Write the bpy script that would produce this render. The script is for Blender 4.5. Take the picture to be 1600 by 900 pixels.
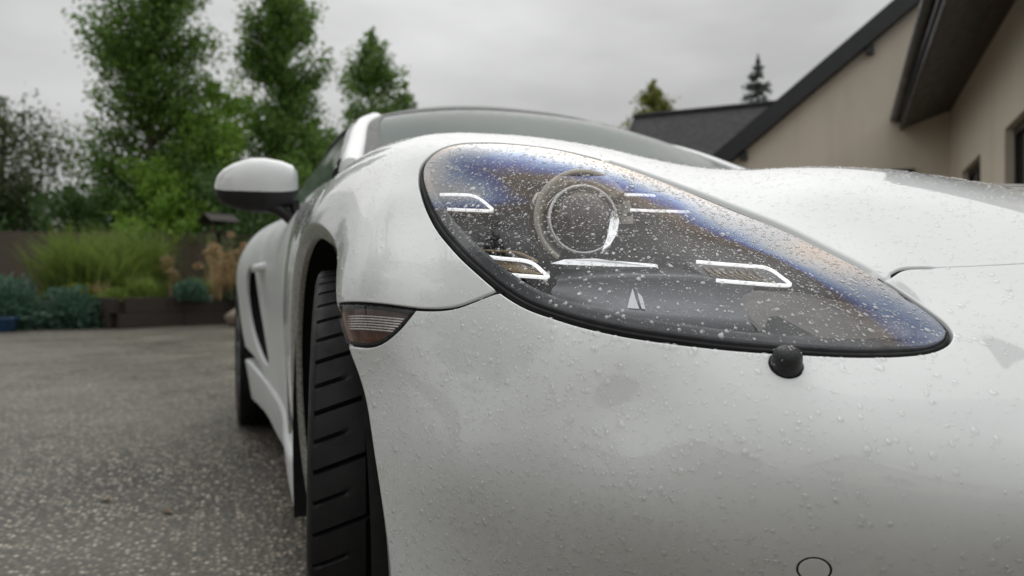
import bpy, bmesh, math, random
import numpy as np
from mathutils import Vector, Matrix
from mathutils.geometry import delaunay_2d_cdt
for o in list(bpy.data.objects): bpy.data.objects.remove(o)
SC = bpy.context.scene
rad = math.radians
# ---------------------------------------------------------------- camera
# Car coordinates: x across (the car's own right side is negative), y towards the tail,
# z up, origin on the ground below the front axle. All in metres.
YAW = rad(23)
CAM = np.array([-1.0, -1.1, 0.64])
cam_data = bpy.data.cameras.new('camera'); cam = bpy.data.objects.new('camera', cam_data)
SC.collection.objects.link(cam); SC.camera = cam
cam.location = CAM; cam.rotation_euler = (rad(90), 0, -YAW)
cam_data.sensor_width = 36; cam_data.lens = 24.75
cam_data.clip_start = .02; cam_data.clip_end = 3000
cam_data.dof.use_dof = True; cam_data.dof.focus_distance = .64; cam_data.dof.aperture_fstop = 5.6
# ---------------------------------------------------------------- sky, sun, exposure
SUN_EL, SUN_AZ = rad(54), rad(32)
world = bpy.data.worlds.new('World'); SC.world = world; world.use_nodes = True
wn, wl = world.node_tree.nodes, world.node_tree.links
wn.clear()
w_out = wn.new('ShaderNodeOutputWorld'); w_bg = wn.new('ShaderNodeBackground')
w_sky = wn.new('ShaderNodeTexSky'); w_sky.sky_type = 'NISHITA'; w_sky.sun_disc = False
w_sky.sun_elevation = SUN_EL; w_sky.sun_rotation = SUN_AZ
w_sky.air_density = 1.0; w_sky.dust_density = 6.0; w_sky.ozone_density = 1.0
w_grey = wn.new('ShaderNodeMix'); w_grey.data_type = 'RGBA'; w_grey.inputs['Factor'].default_value = .82; w_grey.inputs[7].default_value = (11.3, 11.4, 11.35, 1)   # closed cloud layer evens the sky out
w_hsv = wn.new('ShaderNodeHueSaturation'); w_hsv.inputs['Saturation'].default_value = .07
wl.new(w_sky.outputs[0], w_hsv.inputs['Color'])
w_tc = wn.new('ShaderNodeTexCoord'); w_map = wn.new('ShaderNodeMapping'); w_map.inputs['Scale'].default_value = (1.1, 1.1, 3.2)
wl.new(w_tc.outputs['Generated'], w_map.inputs['Vector'])
w_no = wn.new('ShaderNodeTexNoise'); w_no.inputs['Scale'].default_value = 1.9; w_no.inputs['Detail'].default_value = 4
wl.new(w_map.outputs[0], w_no.inputs['Vector'])
w_rmp = wn.new('ShaderNodeMapRange'); w_rmp.inputs['From Min'].default_value = .3; w_rmp.inputs['From Max'].default_value = .7
w_rmp.inputs['To Min'].default_value = .74; w_rmp.inputs['To Max'].default_value = 1.16
wl.new(w_no.outputs['Fac'], w_rmp.inputs['Value'])
w_mul = wn.new('ShaderNodeMix'); w_mul.data_type = 'RGBA'; w_mul.blend_type = 'MULTIPLY'; w_mul.inputs['Factor'].default_value = 1
wl.new(w_hsv.outputs[0], w_grey.inputs[6]); wl.new(w_grey.outputs[2], w_mul.inputs[6]); wl.new(w_rmp.outputs[0], w_mul.inputs[7])
w_sep = wn.new('ShaderNodeSeparateXYZ'); wl.new(w_tc.outputs['Generated'], w_sep.inputs[0])      # overcast sky: three times brighter overhead than at the horizon
w_el = wn.new('ShaderNodeMapRange'); w_el.inputs['From Min'].default_value = 0; w_el.inputs['From Max'].default_value = 1; w_el.inputs['To Min'].default_value = .36; w_el.inputs['To Max'].default_value = 1.0
wl.new(w_sep.outputs['Z'], w_el.inputs['Value'])
w_cie = wn.new('ShaderNodeMix'); w_cie.data_type = 'RGBA'; w_cie.blend_type = 'MULTIPLY'; w_cie.inputs['Factor'].default_value = 1
wl.new(w_mul.outputs[2], w_cie.inputs[6]); wl.new(w_el.outputs[0], w_cie.inputs[7])
wl.new(w_cie.outputs[2], w_bg.inputs['Color']); w_bg.inputs['Strength'].default_value = .10
wl.new(w_bg.outputs[0], w_out.inputs['Surface'])
sun_data = bpy.data.lights.new('sun', 'SUN'); sun = bpy.data.objects.new('sun', sun_data); SC.collection.objects.link(sun)
sun_data.energy = .6; sun_data.angle = rad(100); sun_data.color = (1, .97, .93)
sun.rotation_euler = Vector((math.cos(SUN_EL) * math.sin(SUN_AZ), math.cos(SUN_EL) * math.cos(SUN_AZ), math.sin(SUN_EL))).to_track_quat('Z', 'Y').to_euler()
SC.view_settings.view_transform = 'Standard'; SC.view_settings.look = 'None'
SC.view_settings.exposure = .2; SC.view_settings.gamma = 1; SC.view_settings.use_curve_mapping = False
SC.render.engine = 'CYCLES'
SC.cycles.max_bounces = 10; SC.cycles.transparent_max_bounces = 24; SC.cycles.transmission_bounces = 8
SC.cycles.use_denoising = True; SC.cycles.use_adaptive_sampling = False; SC.cycles.caustics_refractive = True; SC.cycles.caustics_reflective = False
SC.cycles.sample_clamp_indirect = 6
rng = np.random.default_rng(7); random.seed(7)
# ---------------------------------------------------------------- helpers
COL = SC.collection
def tag(o, label=None, cat=None, group=None, kind=None):
    if label: o['label'] = label
    if cat: o['category'] = cat
    if group: o['group'] = group
    if kind: o['kind'] = kind
    return o
def empty(name, loc=(0, 0, 0), rz=0, parent=None):
    o = bpy.data.objects.new(name, None); COL.objects.link(o); o.location = loc; o.rotation_euler = (0, 0, rz)
    o.empty_display_size = .1; o.parent = parent
    return o
def link(name, me, mat, parent=None):
    o = bpy.data.objects.new(name, me); COL.objects.link(o); o.parent = parent
    if mat is not None:
        me.materials.clear(); me.materials.append(mat)
    return o
def mesh(name, v, f, mat, parent=None, smooth=True):
    me = bpy.data.meshes.new(name); me.from_pydata([tuple(map(float, p)) for p in v], [], [tuple(map(int, q)) for q in f])
    if smooth: me.polygons.foreach_set('use_smooth', [True] * len(me.polygons))
    me.update(); return link(name, me, mat, parent)
def fast_mesh(name, v, f, mat, parent=None, smooth=False):
    """numpy verts (n,3) and faces (m,k) of one size"""
    me = bpy.data.meshes.new(name); v = np.asarray(v, np.float32); f = np.asarray(f, np.int32); k = f.shape[1]
    me.vertices.add(len(v)); me.vertices.foreach_set('co', v.ravel())
    me.loops.add(f.size); me.loops.foreach_set('vertex_index', f.ravel())
    me.polygons.add(len(f)); me.polygons.foreach_set('loop_start', np.arange(0, f.size, k, dtype=np.int32))
    if smooth: me.polygons.foreach_set('use_smooth', np.ones(len(f), bool))
    me.update(calc_edges=True); return link(name, me, mat, parent)
def bm_obj(name, bm, mat, parent=None, smooth=False, bevel=0, seg=2):
    me = bpy.data.meshes.new(name)
    if bevel: bmesh.ops.bevel(bm, geom=bm.edges[:], offset=bevel, segments=seg, affect='EDGES', profile=.6)
    bmesh.ops.recalc_face_normals(bm, faces=bm.faces[:])
    bm.to_mesh(me); bm.free()
    if smooth: me.polygons.foreach_set('use_smooth', [True] * len(me.polygons))
    return link(name, me, mat, parent)
def box_bm(bm, c, s, rot=None):
    m = Matrix.Translation(c) @ (rot.to_4x4() if rot else Matrix()) @ Matrix.Diagonal((s[0], s[1], s[2], 1))
    return bmesh.ops.create_cube(bm, size=1, matrix=m)
def box(name, c, s, mat, parent=None, rot=None, bevel=0):
    bm = bmesh.new(); box_bm(bm, c, s, rot); return bm_obj(name, bm, mat, parent, bevel=bevel)
def spline(pts, n, closed=False):
    """Catmull-Rom through pts, resampled to n points evenly by length"""
    p = np.asarray(pts, float)
    if closed: q = np.vstack([p[-1:], p, p[:2]])
    else: q = np.vstack([2 * p[0] - p[1], p, 2 * p[-1] - p[-2]])
    out = []
    for i in range(1, len(q) - 2):
        a, b, c, d = q[i - 1], q[i], q[i + 1], q[i + 2]
        t0 = 0; t1 = np.linalg.norm(b - a) ** .5 + 1e-9; t2 = t1 + np.linalg.norm(c - b) ** .5 + 1e-9; t3 = t2 + np.linalg.norm(d - c) ** .5 + 1e-9
        t = np.linspace(t1, t2, 24, endpoint=False)[:, None]
        A1 = (t1 - t) / (t1 - t0) * a + (t - t0) / (t1 - t0) * b; A2 = (t2 - t) / (t2 - t1) * b + (t - t1) / (t2 - t1) * c
        A3 = (t3 - t) / (t3 - t2) * c + (t - t2) / (t3 - t2) * d
        B1 = (t2 - t) / (t2 - t0) * A1 + (t - t0) / (t2 - t0) * A2; B2 = (t3 - t) / (t3 - t1) * A2 + (t - t1) / (t3 - t1) * A3
        out.append((t2 - t) / (t2 - t1) * B1 + (t - t1) / (t2 - t1) * B2)
    out.append(p[:1] if closed else p[-1:]); out = np.vstack(out)
    return resample(out, n, closed)
def resample(p, n, closed=False):
    p = np.asarray(p, float); s = np.r_[0, np.cumsum(np.linalg.norm(np.diff(p, axis=0), axis=1))]
    t = np.linspace(0, s[-1], n, endpoint=not closed)
    return np.stack([np.interp(t, s, p[:, k]) for k in range(p.shape[1])], 1)
def length(p): return np.linalg.norm(np.diff(p, axis=0), axis=1).sum()
def tube_data(path, r, seg=8, closed=False, flat=1.0, up=(0, 0, 1), caps=True):
    p = np.asarray(path, float); n = len(p); r = np.broadcast_to(r, n)
    t = np.gradient(p, axis=0)
    if closed: t = np.roll(p, -1, 0) - np.roll(p, 1, 0)
    t /= np.linalg.norm(t, axis=1)[:, None] + 1e-12
    u = np.asarray(up, float) - t * (t @ np.asarray(up, float))[:, None]; u /= np.linalg.norm(u, axis=1)[:, None] + 1e-9
    w = np.cross(t, u); a = np.arange(seg) / seg * 2 * np.pi
    v = (p[:, None] + r[:, None, None] * (np.cos(a)[None, :, None] * w[:, None] + flat * np.sin(a)[None, :, None] * u[:, None])).reshape(-1, 3)
    f = []
    m = n if closed else n - 1
    for i in range(m):
        for j in range(seg):
            i2, j2 = (i + 1) % n, (j + 1) % seg
            f.append((i * seg + j, i * seg + j2, i2 * seg + j2, i2 * seg + j))
    if caps and not closed:
        f.append(tuple(range(seg))[::-1]); f.append(tuple((n - 1) * seg + j for j in range(seg)))
    return v, f
def tube(name, path, r, mat, parent=None, **k):
    v, f = tube_data(path, r, **k); return mesh(name, v, f, mat, parent)
def merge(parts):
    V, Fc, k = [], [], 0
    for v, f in parts:
        V.append(np.asarray(v, float)); Fc += [tuple(i + k for i in q) for q in f]; k += len(v)
    return np.vstack(V), Fc
def lathe_data(prof, n=32, axis='z', close=False):
    """prof: list of (r, h) -> surface of revolution about the axis"""
    prof = np.asarray(prof, float); a = np.arange(n) / n * 2 * np.pi; v = []
    for r, h in prof:
        c, s = r * np.cos(a), r * np.sin(a); hh = np.full(n, h)
        v.append(np.stack({'z': (c, s, hh), 'x': (hh, c, s), 'y': (s, hh, c)}[axis], 1))
    f = []
    m = len(prof)
    for i in range(m if close else m - 1):
        for j in range(n):
            i2 = (i + 1) % m; j2 = (j + 1) % n
            f.append((i * n + j, i * n + j2, i2 * n + j2, i2 * n + j))
    return np.vstack(v), f
def loft_data(curves, closed=False):
    c = np.asarray(curves, float); m, n = c.shape[:2]; f = []
    for i in range(m - 1):
        for j in range(n if closed else n - 1):
            j2 = (j + 1) % n; f.append((i * n + j, i * n + j2, (i + 1) * n + j2, (i + 1) * n + j))
    return c.reshape(-1, 3), f
def copy_tree(o, parent=None):
    c = o.copy(); COL.objects.link(c); c.parent = parent
    for ch in list(o.children): copy_tree(ch, c)
    return c
def flip_tree(o, parent):
    """mirror image of a part (and its sub-parts) on the car's other side: real mirrored meshes"""
    c = o.copy(); COL.objects.link(c); c.parent = parent
    if o.type == 'MESH':
        me = o.data.copy(); n = len(me.vertices); co = np.empty(n * 3, np.float32); me.vertices.foreach_get('co', co)
        co = co.reshape(-1, 3); co[:, 0] *= -1; me.vertices.foreach_set('co', co.ravel()); me.flip_normals(); c.data = me
    c.location.x *= -1; c.rotation_euler.y *= -1; c.rotation_euler.z *= -1
    for ch in list(o.children): flip_tree(ch, c)
    return c
# ---------------------------------------------------------------- materials
def nodes_of(name):
    m = bpy.data.materials.new(name); m.use_nodes = True; nt = m.node_tree
    return m, nt, nt.nodes['Principled BSDF']
class NT:
    def __init__(s, nt): s.nt = nt
    def n(s, t, **k):
        x = s.nt.nodes.new('ShaderNode' + t)
        for a, b in k.items(): setattr(x, a, b)
        return x
    def l(s, a, b): s.nt.links.new(a, b)
    def noise(s, scale, detail=2, rough=.5, coord='Object', vec=None, dist=0):
        x = s.n('TexNoise'); x.inputs['Scale'].default_value = scale; x.inputs['Detail'].default_value = detail
        x.inputs['Roughness'].default_value = rough; x.inputs['Distortion'].default_value = dist
        s.l(vec if vec is not None else s.n('TexCoord').outputs[coord], x.inputs['Vector']); return x.outputs['Fac']
    def mapping(s, scale, coord='Object'):
        m = s.n('Mapping'); m.inputs['Scale'].default_value = scale; s.l(s.n('TexCoord').outputs[coord], m.inputs['Vector']); return m.outputs[0]
    def ramp(s, fac, stops):
        r = s.n('ValToRGB'); e = r.color_ramp.elements
        while len(e) < len(stops): e.new(.5)
        for x, (p, c) in zip(e, stops):
            x.position = p; x.color = (*c, 1) if len(c) == 3 else c
        s.l(fac, r.inputs[0]); return r.outputs[0]
    def rng(s, fac, a, b, c, d):
        r = s.n('MapRange'); s.l(fac, r.inputs[0])
        for i, v in enumerate((a, b, c, d)): r.inputs[i + 1].default_value = v
        return r.outputs[0]
    def mix(s, fac, a, b, blend='MIX'):
        m = s.n('Mix', data_type='RGBA', blend_type=blend)
        for sock, v in ((m.inputs[0], fac), (m.inputs[6], a), (m.inputs[7], b)):
            if hasattr(v, 'node'): s.l(v, sock)
            else: sock.default_value = v if not isinstance(v, tuple) else (*v, 1) if len(v) == 3 else v
        return m.outputs[2]
    def bump(s, h, strength, dist, b):
        x = s.n('Bump'); x.inputs['Strength'].default_value = strength; x.inputs['Distance'].default_value = dist
        s.l(h, x.inputs['Height']); s.l(x.outputs[0], b.inputs['Normal']); return x
def plain(name, col, rough=.5, metal=0, coat=0, var=.12, scale=30, bump=0, spec=.5, rvar=.1):
    m, nt, b = nodes_of(name); t = NT(nt)
    f = t.noise(scale, 4, .6)
    t.l(t.mix(f, tuple(c * (1 - var) for c in col), tuple(min(1, c * (1 + var)) for c in col)), b.inputs['Base Color'])
    t.l(t.rng(t.noise(scale * 1.7, 3), .3, .7, max(0, rough - rvar), min(1, rough + rvar)), b.inputs['Roughness'])
    b.inputs['Metallic'].default_value = metal; b.inputs['Coat Weight'].default_value = coat; b.inputs['Specular IOR Level'].default_value = spec
    if bump: t.bump(t.noise(scale * 3, 5, .6), bump, .01, b)
    return m
BODY_POINTS = [(0,-0.8,0.16), (0,-0.84,0.28), (0,-0.905,0.42), (0,-0.928,0.49), (0,-0.905,0.55), (0,-0.85,0.615), (0,-0.79,0.665), (0,-0.7,0.705), (0,-0.55,0.752), (0,-0.4,0.788), (0,-0.2,0.828), (0,0,0.861), (0,0.2,0.886), (0,0.42,0.91), (-0.25,-0.893,0.5), (-0.45,-0.828,0.5), (-0.605,-0.752,0.495), (-0.712,-0.655,0.49), (-0.797,-0.52,0.485), (-0.85,-0.37,0.49), (-0.25,-0.872,0.43), (-0.445,-0.807,0.43), (-0.59,-0.733,0.425), (-0.693,-0.64,0.42), (-0.786,-0.512,0.42), (-0.851,-0.37,0.42), (-0.25,-0.8,0.3), (-0.42,-0.745,0.3), (-0.55,-0.675,0.3), (-0.645,-0.59,0.3), (-0.758,-0.487,0.29), (-0.851,-0.37,0.28), (-0.25,-0.76,0.16), (-0.41,-0.705,0.16), (-0.53,-0.645,0.16), (-0.62,-0.57,0.16), (-0.735,-0.472,0.16), (-0.835,-0.37,0.16), (-0.25,-0.862,0.55), (-0.42,-0.795,0.555), (-0.59,-0.742,0.55), (-0.702,-0.64,0.55), (-0.79,-0.51,0.54), (-0.846,-0.37,0.55), (-0.25,-0.815,0.615), (-0.4602,-0.7208,0.6069), (-0.4442,-0.6841,0.6318), (-0.4607,-0.6608,0.6467), (-0.47,-0.6134,0.6728), (-0.485,-0.569,0.6977), (-0.508,-0.5212,0.7237), (-0.5346,-0.4665,0.752), (-0.5803,-0.4091,0.784), (-0.6293,-0.3611,0.8042), (-0.6769,-0.3192,0.8121), (-0.7248,-0.2934,0.8092), (-0.7532,-0.2813,0.7984), (-0.7743,-0.2941,0.772), (-0.7787,-0.3412,0.7292), (-0.7743,-0.3973,0.6868), (-0.7656,-0.4608,0.6524), (-0.7519,-0.5155,0.6296), (-0.73,-0.5737,0.6132), (-0.6903,-0.6285,0.6006), (-0.6534,-0.6605,0.5948), (-0.6155,-0.6874,0.5913), (-0.5712,-0.7063,0.5904), (-0.5223,-0.7216,0.5914), (-0.625,-0.15,0.862), (-0.64,0,0.877), (-0.655,0.2,0.885), (-0.675,0.4,0.9), (-0.7,0.6,0.915), (-0.42,-0.3,0.806), (-0.42,-0.1,0.842), (-0.42,0.15,0.878), (-0.42,0.4,0.91), (-0.3,-0.62,0.722), (-0.2,-0.76,0.672), (-0.765,0,0.855), (-0.775,0.2,0.853), (-0.785,0.4,0.85), (-0.79,0.6,0.86), (-0.8,-0.3,0.75), (-0.835,-0.1,0.79), (-0.838,0.08,0.795), (-0.84,0.3,0.77), (-0.835,0.6,0.76), (-0.858,-0.2,0.68), (-0.866,0,0.735), (-0.866,0.12,0.72), (-0.862,0.3,0.66), (-0.85,0.6,0.62), (-0.843,-0.37,0.645), (-0.87,0,0.6), (-0.86,0.37,0.55), (-0.845,0.6,0.45), (-0.85,0.37,0.35), (-0.86,0,0.35), (-0.84,0,0.18), (-0.83,0.37,0.2), (-0.83,0.6,0.2), (-0.845,0.9,0.62), (-0.8,0.9,0.84), (-0.83,0.9,0.4), (-0.81,0.9,0.2), (-0.72,0.9,0.92), (-0.745,-0.2,0.837), (-0.595,-0.3,0.827), (-0.38,-0.5,0.763), (-0.685,-0.215,0.845)]
LENS_POINTS = [(-0.6972,-0.4681,0.7164), (-0.6727,-0.5502,0.6688), (-0.6136,-0.61,0.6509), (-0.5596,-0.6634,0.6296), (-0.7413,-0.4233,0.7124)]
HEADLIGHT_OUTLINE = [(-0.7771,-0.2958,0.7694), (-0.7705,-0.2804,0.7858), (-0.7589,-0.2734,0.7994), (-0.7437,-0.2713,0.8102), (-0.7257,-0.2767,0.8165), (-0.704,-0.2927,0.8172), (-0.675,-0.3147,0.8146), (-0.6422,-0.3532,0.8054), (-0.6116,-0.3908,0.7921), (-0.579,-0.4206,0.7775), (-0.5494,-0.4519,0.7598), (-0.5254,-0.4875,0.7408), (-0.509,-0.5223,0.7229), (-0.4841,-0.5681,0.6984), (-0.4698,-0.6132,0.6731), (-0.4602,-0.6604,0.6467), (-0.4559,-0.6837,0.631), (-0.4553,-0.7013,0.6197), (-0.4571,-0.7143,0.6113), (-0.4622,-0.7231,0.6048), (-0.4756,-0.7293,0.5978), (-0.4951,-0.7304,0.5923), (-0.5202,-0.7247,0.5897), (-0.5577,-0.7124,0.5894), (-0.5926,-0.698,0.5912), (-0.6121,-0.6882,0.5922), (-0.6364,-0.6726,0.594), (-0.6597,-0.6545,0.5966), (-0.6826,-0.6349,0.5998), (-0.7004,-0.6166,0.6032), (-0.7205,-0.5897,0.6092), (-0.7343,-0.5643,0.6156), (-0.7468,-0.5325,0.6239), (-0.7563,-0.4971,0.6373), (-0.7647,-0.4582,0.6558), (-0.7714,-0.4199,0.6751), (-0.7779,-0.375,0.7017), (-0.7807,-0.3405,0.7285), (-0.7806,-0.3165,0.7508)]
BUMPER_SEAM = [(-0.8647,-0.3288,0.6234), (-0.839,-0.3853,0.6223), (-0.8117,-0.4207,0.619), (-0.7956,-0.4433,0.6195), (-0.7846,-0.4593,0.6222), (-0.7715,-0.477,0.6292), (-0.763,-0.4882,0.634), (-0.7563,-0.4971,0.6373)]
BONNET_SEAM = [(-0.4602,-0.6604,0.6467), (-0.4465,-0.6564,0.6511), (-0.4328,-0.6525,0.6556), (-0.4219,-0.6517,0.658), (-0.4012,-0.6582,0.6586)]
MARKER_OUTLINE = [(-0.864,-0.3325,0.6214), (-0.8391,-0.3858,0.6204), (-0.8139,-0.419,0.6171), (-0.8277,-0.4067,0.6002), (-0.8383,-0.391,0.5873), (-0.8452,-0.3772,0.5813), (-0.8524,-0.3606,0.5782), (-0.8596,-0.3418,0.5784), (-0.8623,-0.3384,0.5975)]
TOW_COVER_AT = [(-0.612,-0.7283,0.442)]
WASHER_AT = [(-0.6093,-0.6991,0.5831)]
DRL_A = [(-0.7553,-0.3089,0.7493), (-0.7436,-0.3233,0.7482), (-0.7292,-0.3489,0.7444), (-0.7252,-0.369,0.7365), (-0.7238,-0.3833,0.7297), (-0.7232,-0.3943,0.7237), (-0.7357,-0.367,0.7259), (-0.7538,-0.3334,0.7297)]
DRL_B = [(-0.5866,-0.4407,0.742), (-0.5583,-0.4467,0.742), (-0.5332,-0.454,0.7403), (-0.527,-0.463,0.7353), (-0.5249,-0.4835,0.7225), (-0.555,-0.4774,0.7215), (-0.5692,-0.4735,0.7216), (-0.5947,-0.465,0.7224)]
DRL_C = [(-0.7454,-0.4173,0.6734), (-0.7324,-0.4432,0.6697), (-0.7189,-0.4653,0.6671), (-0.7135,-0.4762,0.664), (-0.7101,-0.4907,0.6562), (-0.7085,-0.5008,0.6503), (-0.7184,-0.4868,0.651), (-0.7326,-0.4635,0.6529)]
DRL_D = [(-0.583,-0.5599,0.6646), (-0.5652,-0.5697,0.6627), (-0.5458,-0.5798,0.6609), (-0.528,-0.5886,0.6591), (-0.524,-0.5947,0.656), (-0.5227,-0.6055,0.6493), (-0.5224,-0.6153,0.6429), (-0.5387,-0.6103,0.6429), (-0.5579,-0.601,0.6444), (-0.5822,-0.5872,0.6469)]
CHROME_STRIP = [(-0.6938,-0.4713,0.6644), (-0.6811,-0.4785,0.6685), (-0.656,-0.4979,0.6691), (-0.6447,-0.5092,0.6667), (-0.6091,-0.5356,0.6629), (-0.6115,-0.5391,0.6597), (-0.6485,-0.5156,0.6606), (-0.6837,-0.4835,0.6629)]
PLATE_TOP = [(-0.6863,-0.4747,0.6527), (-0.6705,-0.4854,0.6564), (-0.6496,-0.4993,0.6588), (-0.6285,-0.5123,0.66), (-0.6074,-0.5246,0.6599), (-0.5852,-0.5353,0.6598), (-0.5628,-0.5455,0.6592), (-0.5414,-0.5569,0.6573), (-0.5217,-0.5699,0.6535)]
PLATE_FOLD = [(-0.6989,-0.4997,0.6461), (-0.6847,-0.5117,0.6485), (-0.6658,-0.5271,0.6496), (-0.6466,-0.5408,0.6501), (-0.6272,-0.5537,0.6494), (-0.6069,-0.5649,0.6488), (-0.5866,-0.5757,0.6476), (-0.5667,-0.5868,0.6458), (-0.5472,-0.5981,0.6435)]
PLATE_LOW = [(-0.7178,-0.5374,0.6286), (-0.7088,-0.5568,0.6221), (-0.6955,-0.578,0.616), (-0.6807,-0.5948,0.6132), (-0.6651,-0.6093,0.6109), (-0.6488,-0.6219,0.609), (-0.6321,-0.6334,0.6077), (-0.615,-0.644,0.6068), (-0.5975,-0.6539,0.6059)]
DARK_REFLECTION = [(-0.5965,-0.6571,0.6035), (-0.5783,-0.6497,0.6168), (-0.5725,-0.6514,0.6173), (-0.5672,-0.6587,0.6128), (-0.5612,-0.6663,0.6078), (-0.554,-0.6766,0.6005), (-0.5775,-0.6679,0.6011)]
SHARD_1 = [(-0.6521,-0.5586,0.64), (-0.6564,-0.57,0.631), (-0.6602,-0.5818,0.622), (-0.6681,-0.5749,0.6227), (-0.6607,-0.5668,0.6309)]
SHARD_2 = [(-0.6511,-0.5648,0.6369), (-0.6511,-0.5729,0.6321), (-0.6561,-0.585,0.6217), (-0.6585,-0.5827,0.6223), (-0.6544,-0.572,0.631)]
PROJECTOR_AT = [(-0.6358,-0.4365,0.7132)]
SIDE_PLATE = [(-0.5743,-0.5828,0.6371), (-0.5475,-0.6025,0.6388), (-0.5161,-0.6203,0.6371), (-0.4835,-0.6467,0.6265), (-0.4644,-0.6757,0.6155), (-0.4682,-0.6975,0.6064), (-0.4853,-0.7065,0.6006), (-0.5362,-0.6929,0.5986), (-0.5716,-0.6753,0.6004), (-0.5879,-0.6506,0.6045)]
BROW = [(-0.7467,-0.4034,0.679), (-0.7328,-0.4285,0.6778), (-0.7189,-0.451,0.6754), (-0.7126,-0.4651,0.6704), (-0.7082,-0.4765,0.6656)]
HOUSE_REFLECTION = [(-0.6663,-0.3699,0.7399), (-0.6584,-0.3632,0.75), (-0.6391,-0.3675,0.7564), (-0.6085,-0.3775,0.7597), (-0.584,-0.3941,0.753), (-0.5928,-0.4047,0.7424), (-0.614,-0.3876,0.75), (-0.6362,-0.3845,0.7441), (-0.654,-0.3913,0.7295), (-0.6655,-0.4019,0.7131), (-0.6692,-0.3899,0.7211)]
CRESCENT = [(-0.6031,-0.4346,0.7321), (-0.5973,-0.4437,0.7265), (-0.6056,-0.4611,0.7108), (-0.6182,-0.4764,0.6952), (-0.6315,-0.4859,0.6832), (-0.6432,-0.4882,0.6764), (-0.6301,-0.4761,0.691), (-0.615,-0.4572,0.7108)]
# ================================================================ the car
M_PAINT, nt, b = nodes_of('white_paint'); t = NT(nt)
c = t.mix(t.noise(6, 4, .6), (.745, .77, .772), (.79, .812, .81))
streak = t.noise(1, 3, .6, vec=t.mapping((60, 60, 5)))
c = t.mix(t.rng(streak, .55, .8, 0, .18), c, (.68, .685, .67))
t.l(c, b.inputs['Base Color'])
t.l(t.rng(t.noise(9, 5, .65), .35, .7, .30, .42), b.inputs['Roughness'])
b.inputs['Coat Weight'].default_value = 1; b.inputs['Coat IOR'].default_value = 1.65
t.l(t.rng(t.noise(14, 5, .7), .4, .75, .015, .06), b.inputs['Coat Roughness'])
M_DIRTY_DIM, nt, b = nodes_of('splashed_dimmed_paint'); t = NT(nt)
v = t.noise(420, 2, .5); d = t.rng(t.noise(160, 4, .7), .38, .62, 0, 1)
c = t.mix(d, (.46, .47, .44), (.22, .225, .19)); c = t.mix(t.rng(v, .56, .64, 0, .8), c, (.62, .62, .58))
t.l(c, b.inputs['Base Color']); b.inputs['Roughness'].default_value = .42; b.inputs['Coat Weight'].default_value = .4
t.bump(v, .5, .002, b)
M_BLACK = plain('black_plastic', (.012, .012, .013), .42, var=.3, scale=60, bump=.05)
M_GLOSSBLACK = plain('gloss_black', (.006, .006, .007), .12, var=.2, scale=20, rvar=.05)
M_RUBBER = plain('seal_rubber', (.004, .004, .0045), .45, var=.3, scale=80, rvar=.1, spec=.22)
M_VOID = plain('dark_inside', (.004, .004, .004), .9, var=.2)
# ---- the skin of the nose: a radial function about a point inside the car, interpolated through measured points
ORG = np.array([0, .05, .42])
class Skin:
    def __init__(s, pts):
        c = np.array(pts, float); c = np.vstack([c, c[c[:, 0] < -1e-6] * [-1, 1, 1]])
        d = c - ORG; r = np.linalg.norm(d, axis=1); s.u = d / r[:, None]; n = len(r)
        D = np.linalg.norm(s.u[:, None] - s.u[None], axis=2); A = np.zeros((n + 4, n + 4))
        A[:n, :n] = D ** 3 + 1e-5 * np.eye(n); A[:n, n] = 1; A[:n, n + 1:] = s.u; A[n:, :n] = A[:n, n:].T
        s.w = np.linalg.solve(A, np.r_[r, 0, 0, 0, 0])
    def r(s, u):
        n = len(s.u); o = np.empty(len(u))
        for i in range(0, len(u), 4000):
            q = u[i:i + 4000]; D2 = np.maximum(0, 2 - 2 * q @ s.u.T)
            o[i:i + 4000] = D2 ** 1.5 @ s.w[:n] + s.w[n] + q @ s.w[n + 1:]
        return o
    def P(s, ab): u = ab2u(ab); return ORG + u * s.r(u)[:, None]
    def N(s, ab, h=2e-3):
        n = np.cross(s.P(ab + [h, 0]) - s.P(ab - [h, 0]), s.P(ab + [0, h]) - s.P(ab - [0, h]))
        return n / np.linalg.norm(n, axis=1)[:, None]
    def ab(s, p): d = np.atleast_2d(p) - ORG; return u2ab(d / np.linalg.norm(d, axis=1)[:, None])
    def on(s, p): return s.P(s.ab(p))
_c = np.array([-.6, -.45, .45]); _c /= np.linalg.norm(_c)
_e1 = np.cross([0, 0, 1.], _c); _e1 /= np.linalg.norm(_e1); _e2 = np.cross(_c, _e1)
def u2ab(u): k = np.sqrt(2 / (1 + u @ _c)); return np.stack([k * (u @ _e1), k * (u @ _e2)], -1)
def ab2u(ab):
    r2 = (ab ** 2).sum(1); return (1 - r2 / 2)[:, None] * _c + np.sqrt(np.maximum(0, 1 - r2 / 4))[:, None] * (ab[:, :1] * _e1 + ab[:, 1:] * _e2)
NOSE = Skin(BODY_POINTS + LENS_POINTS)
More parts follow.
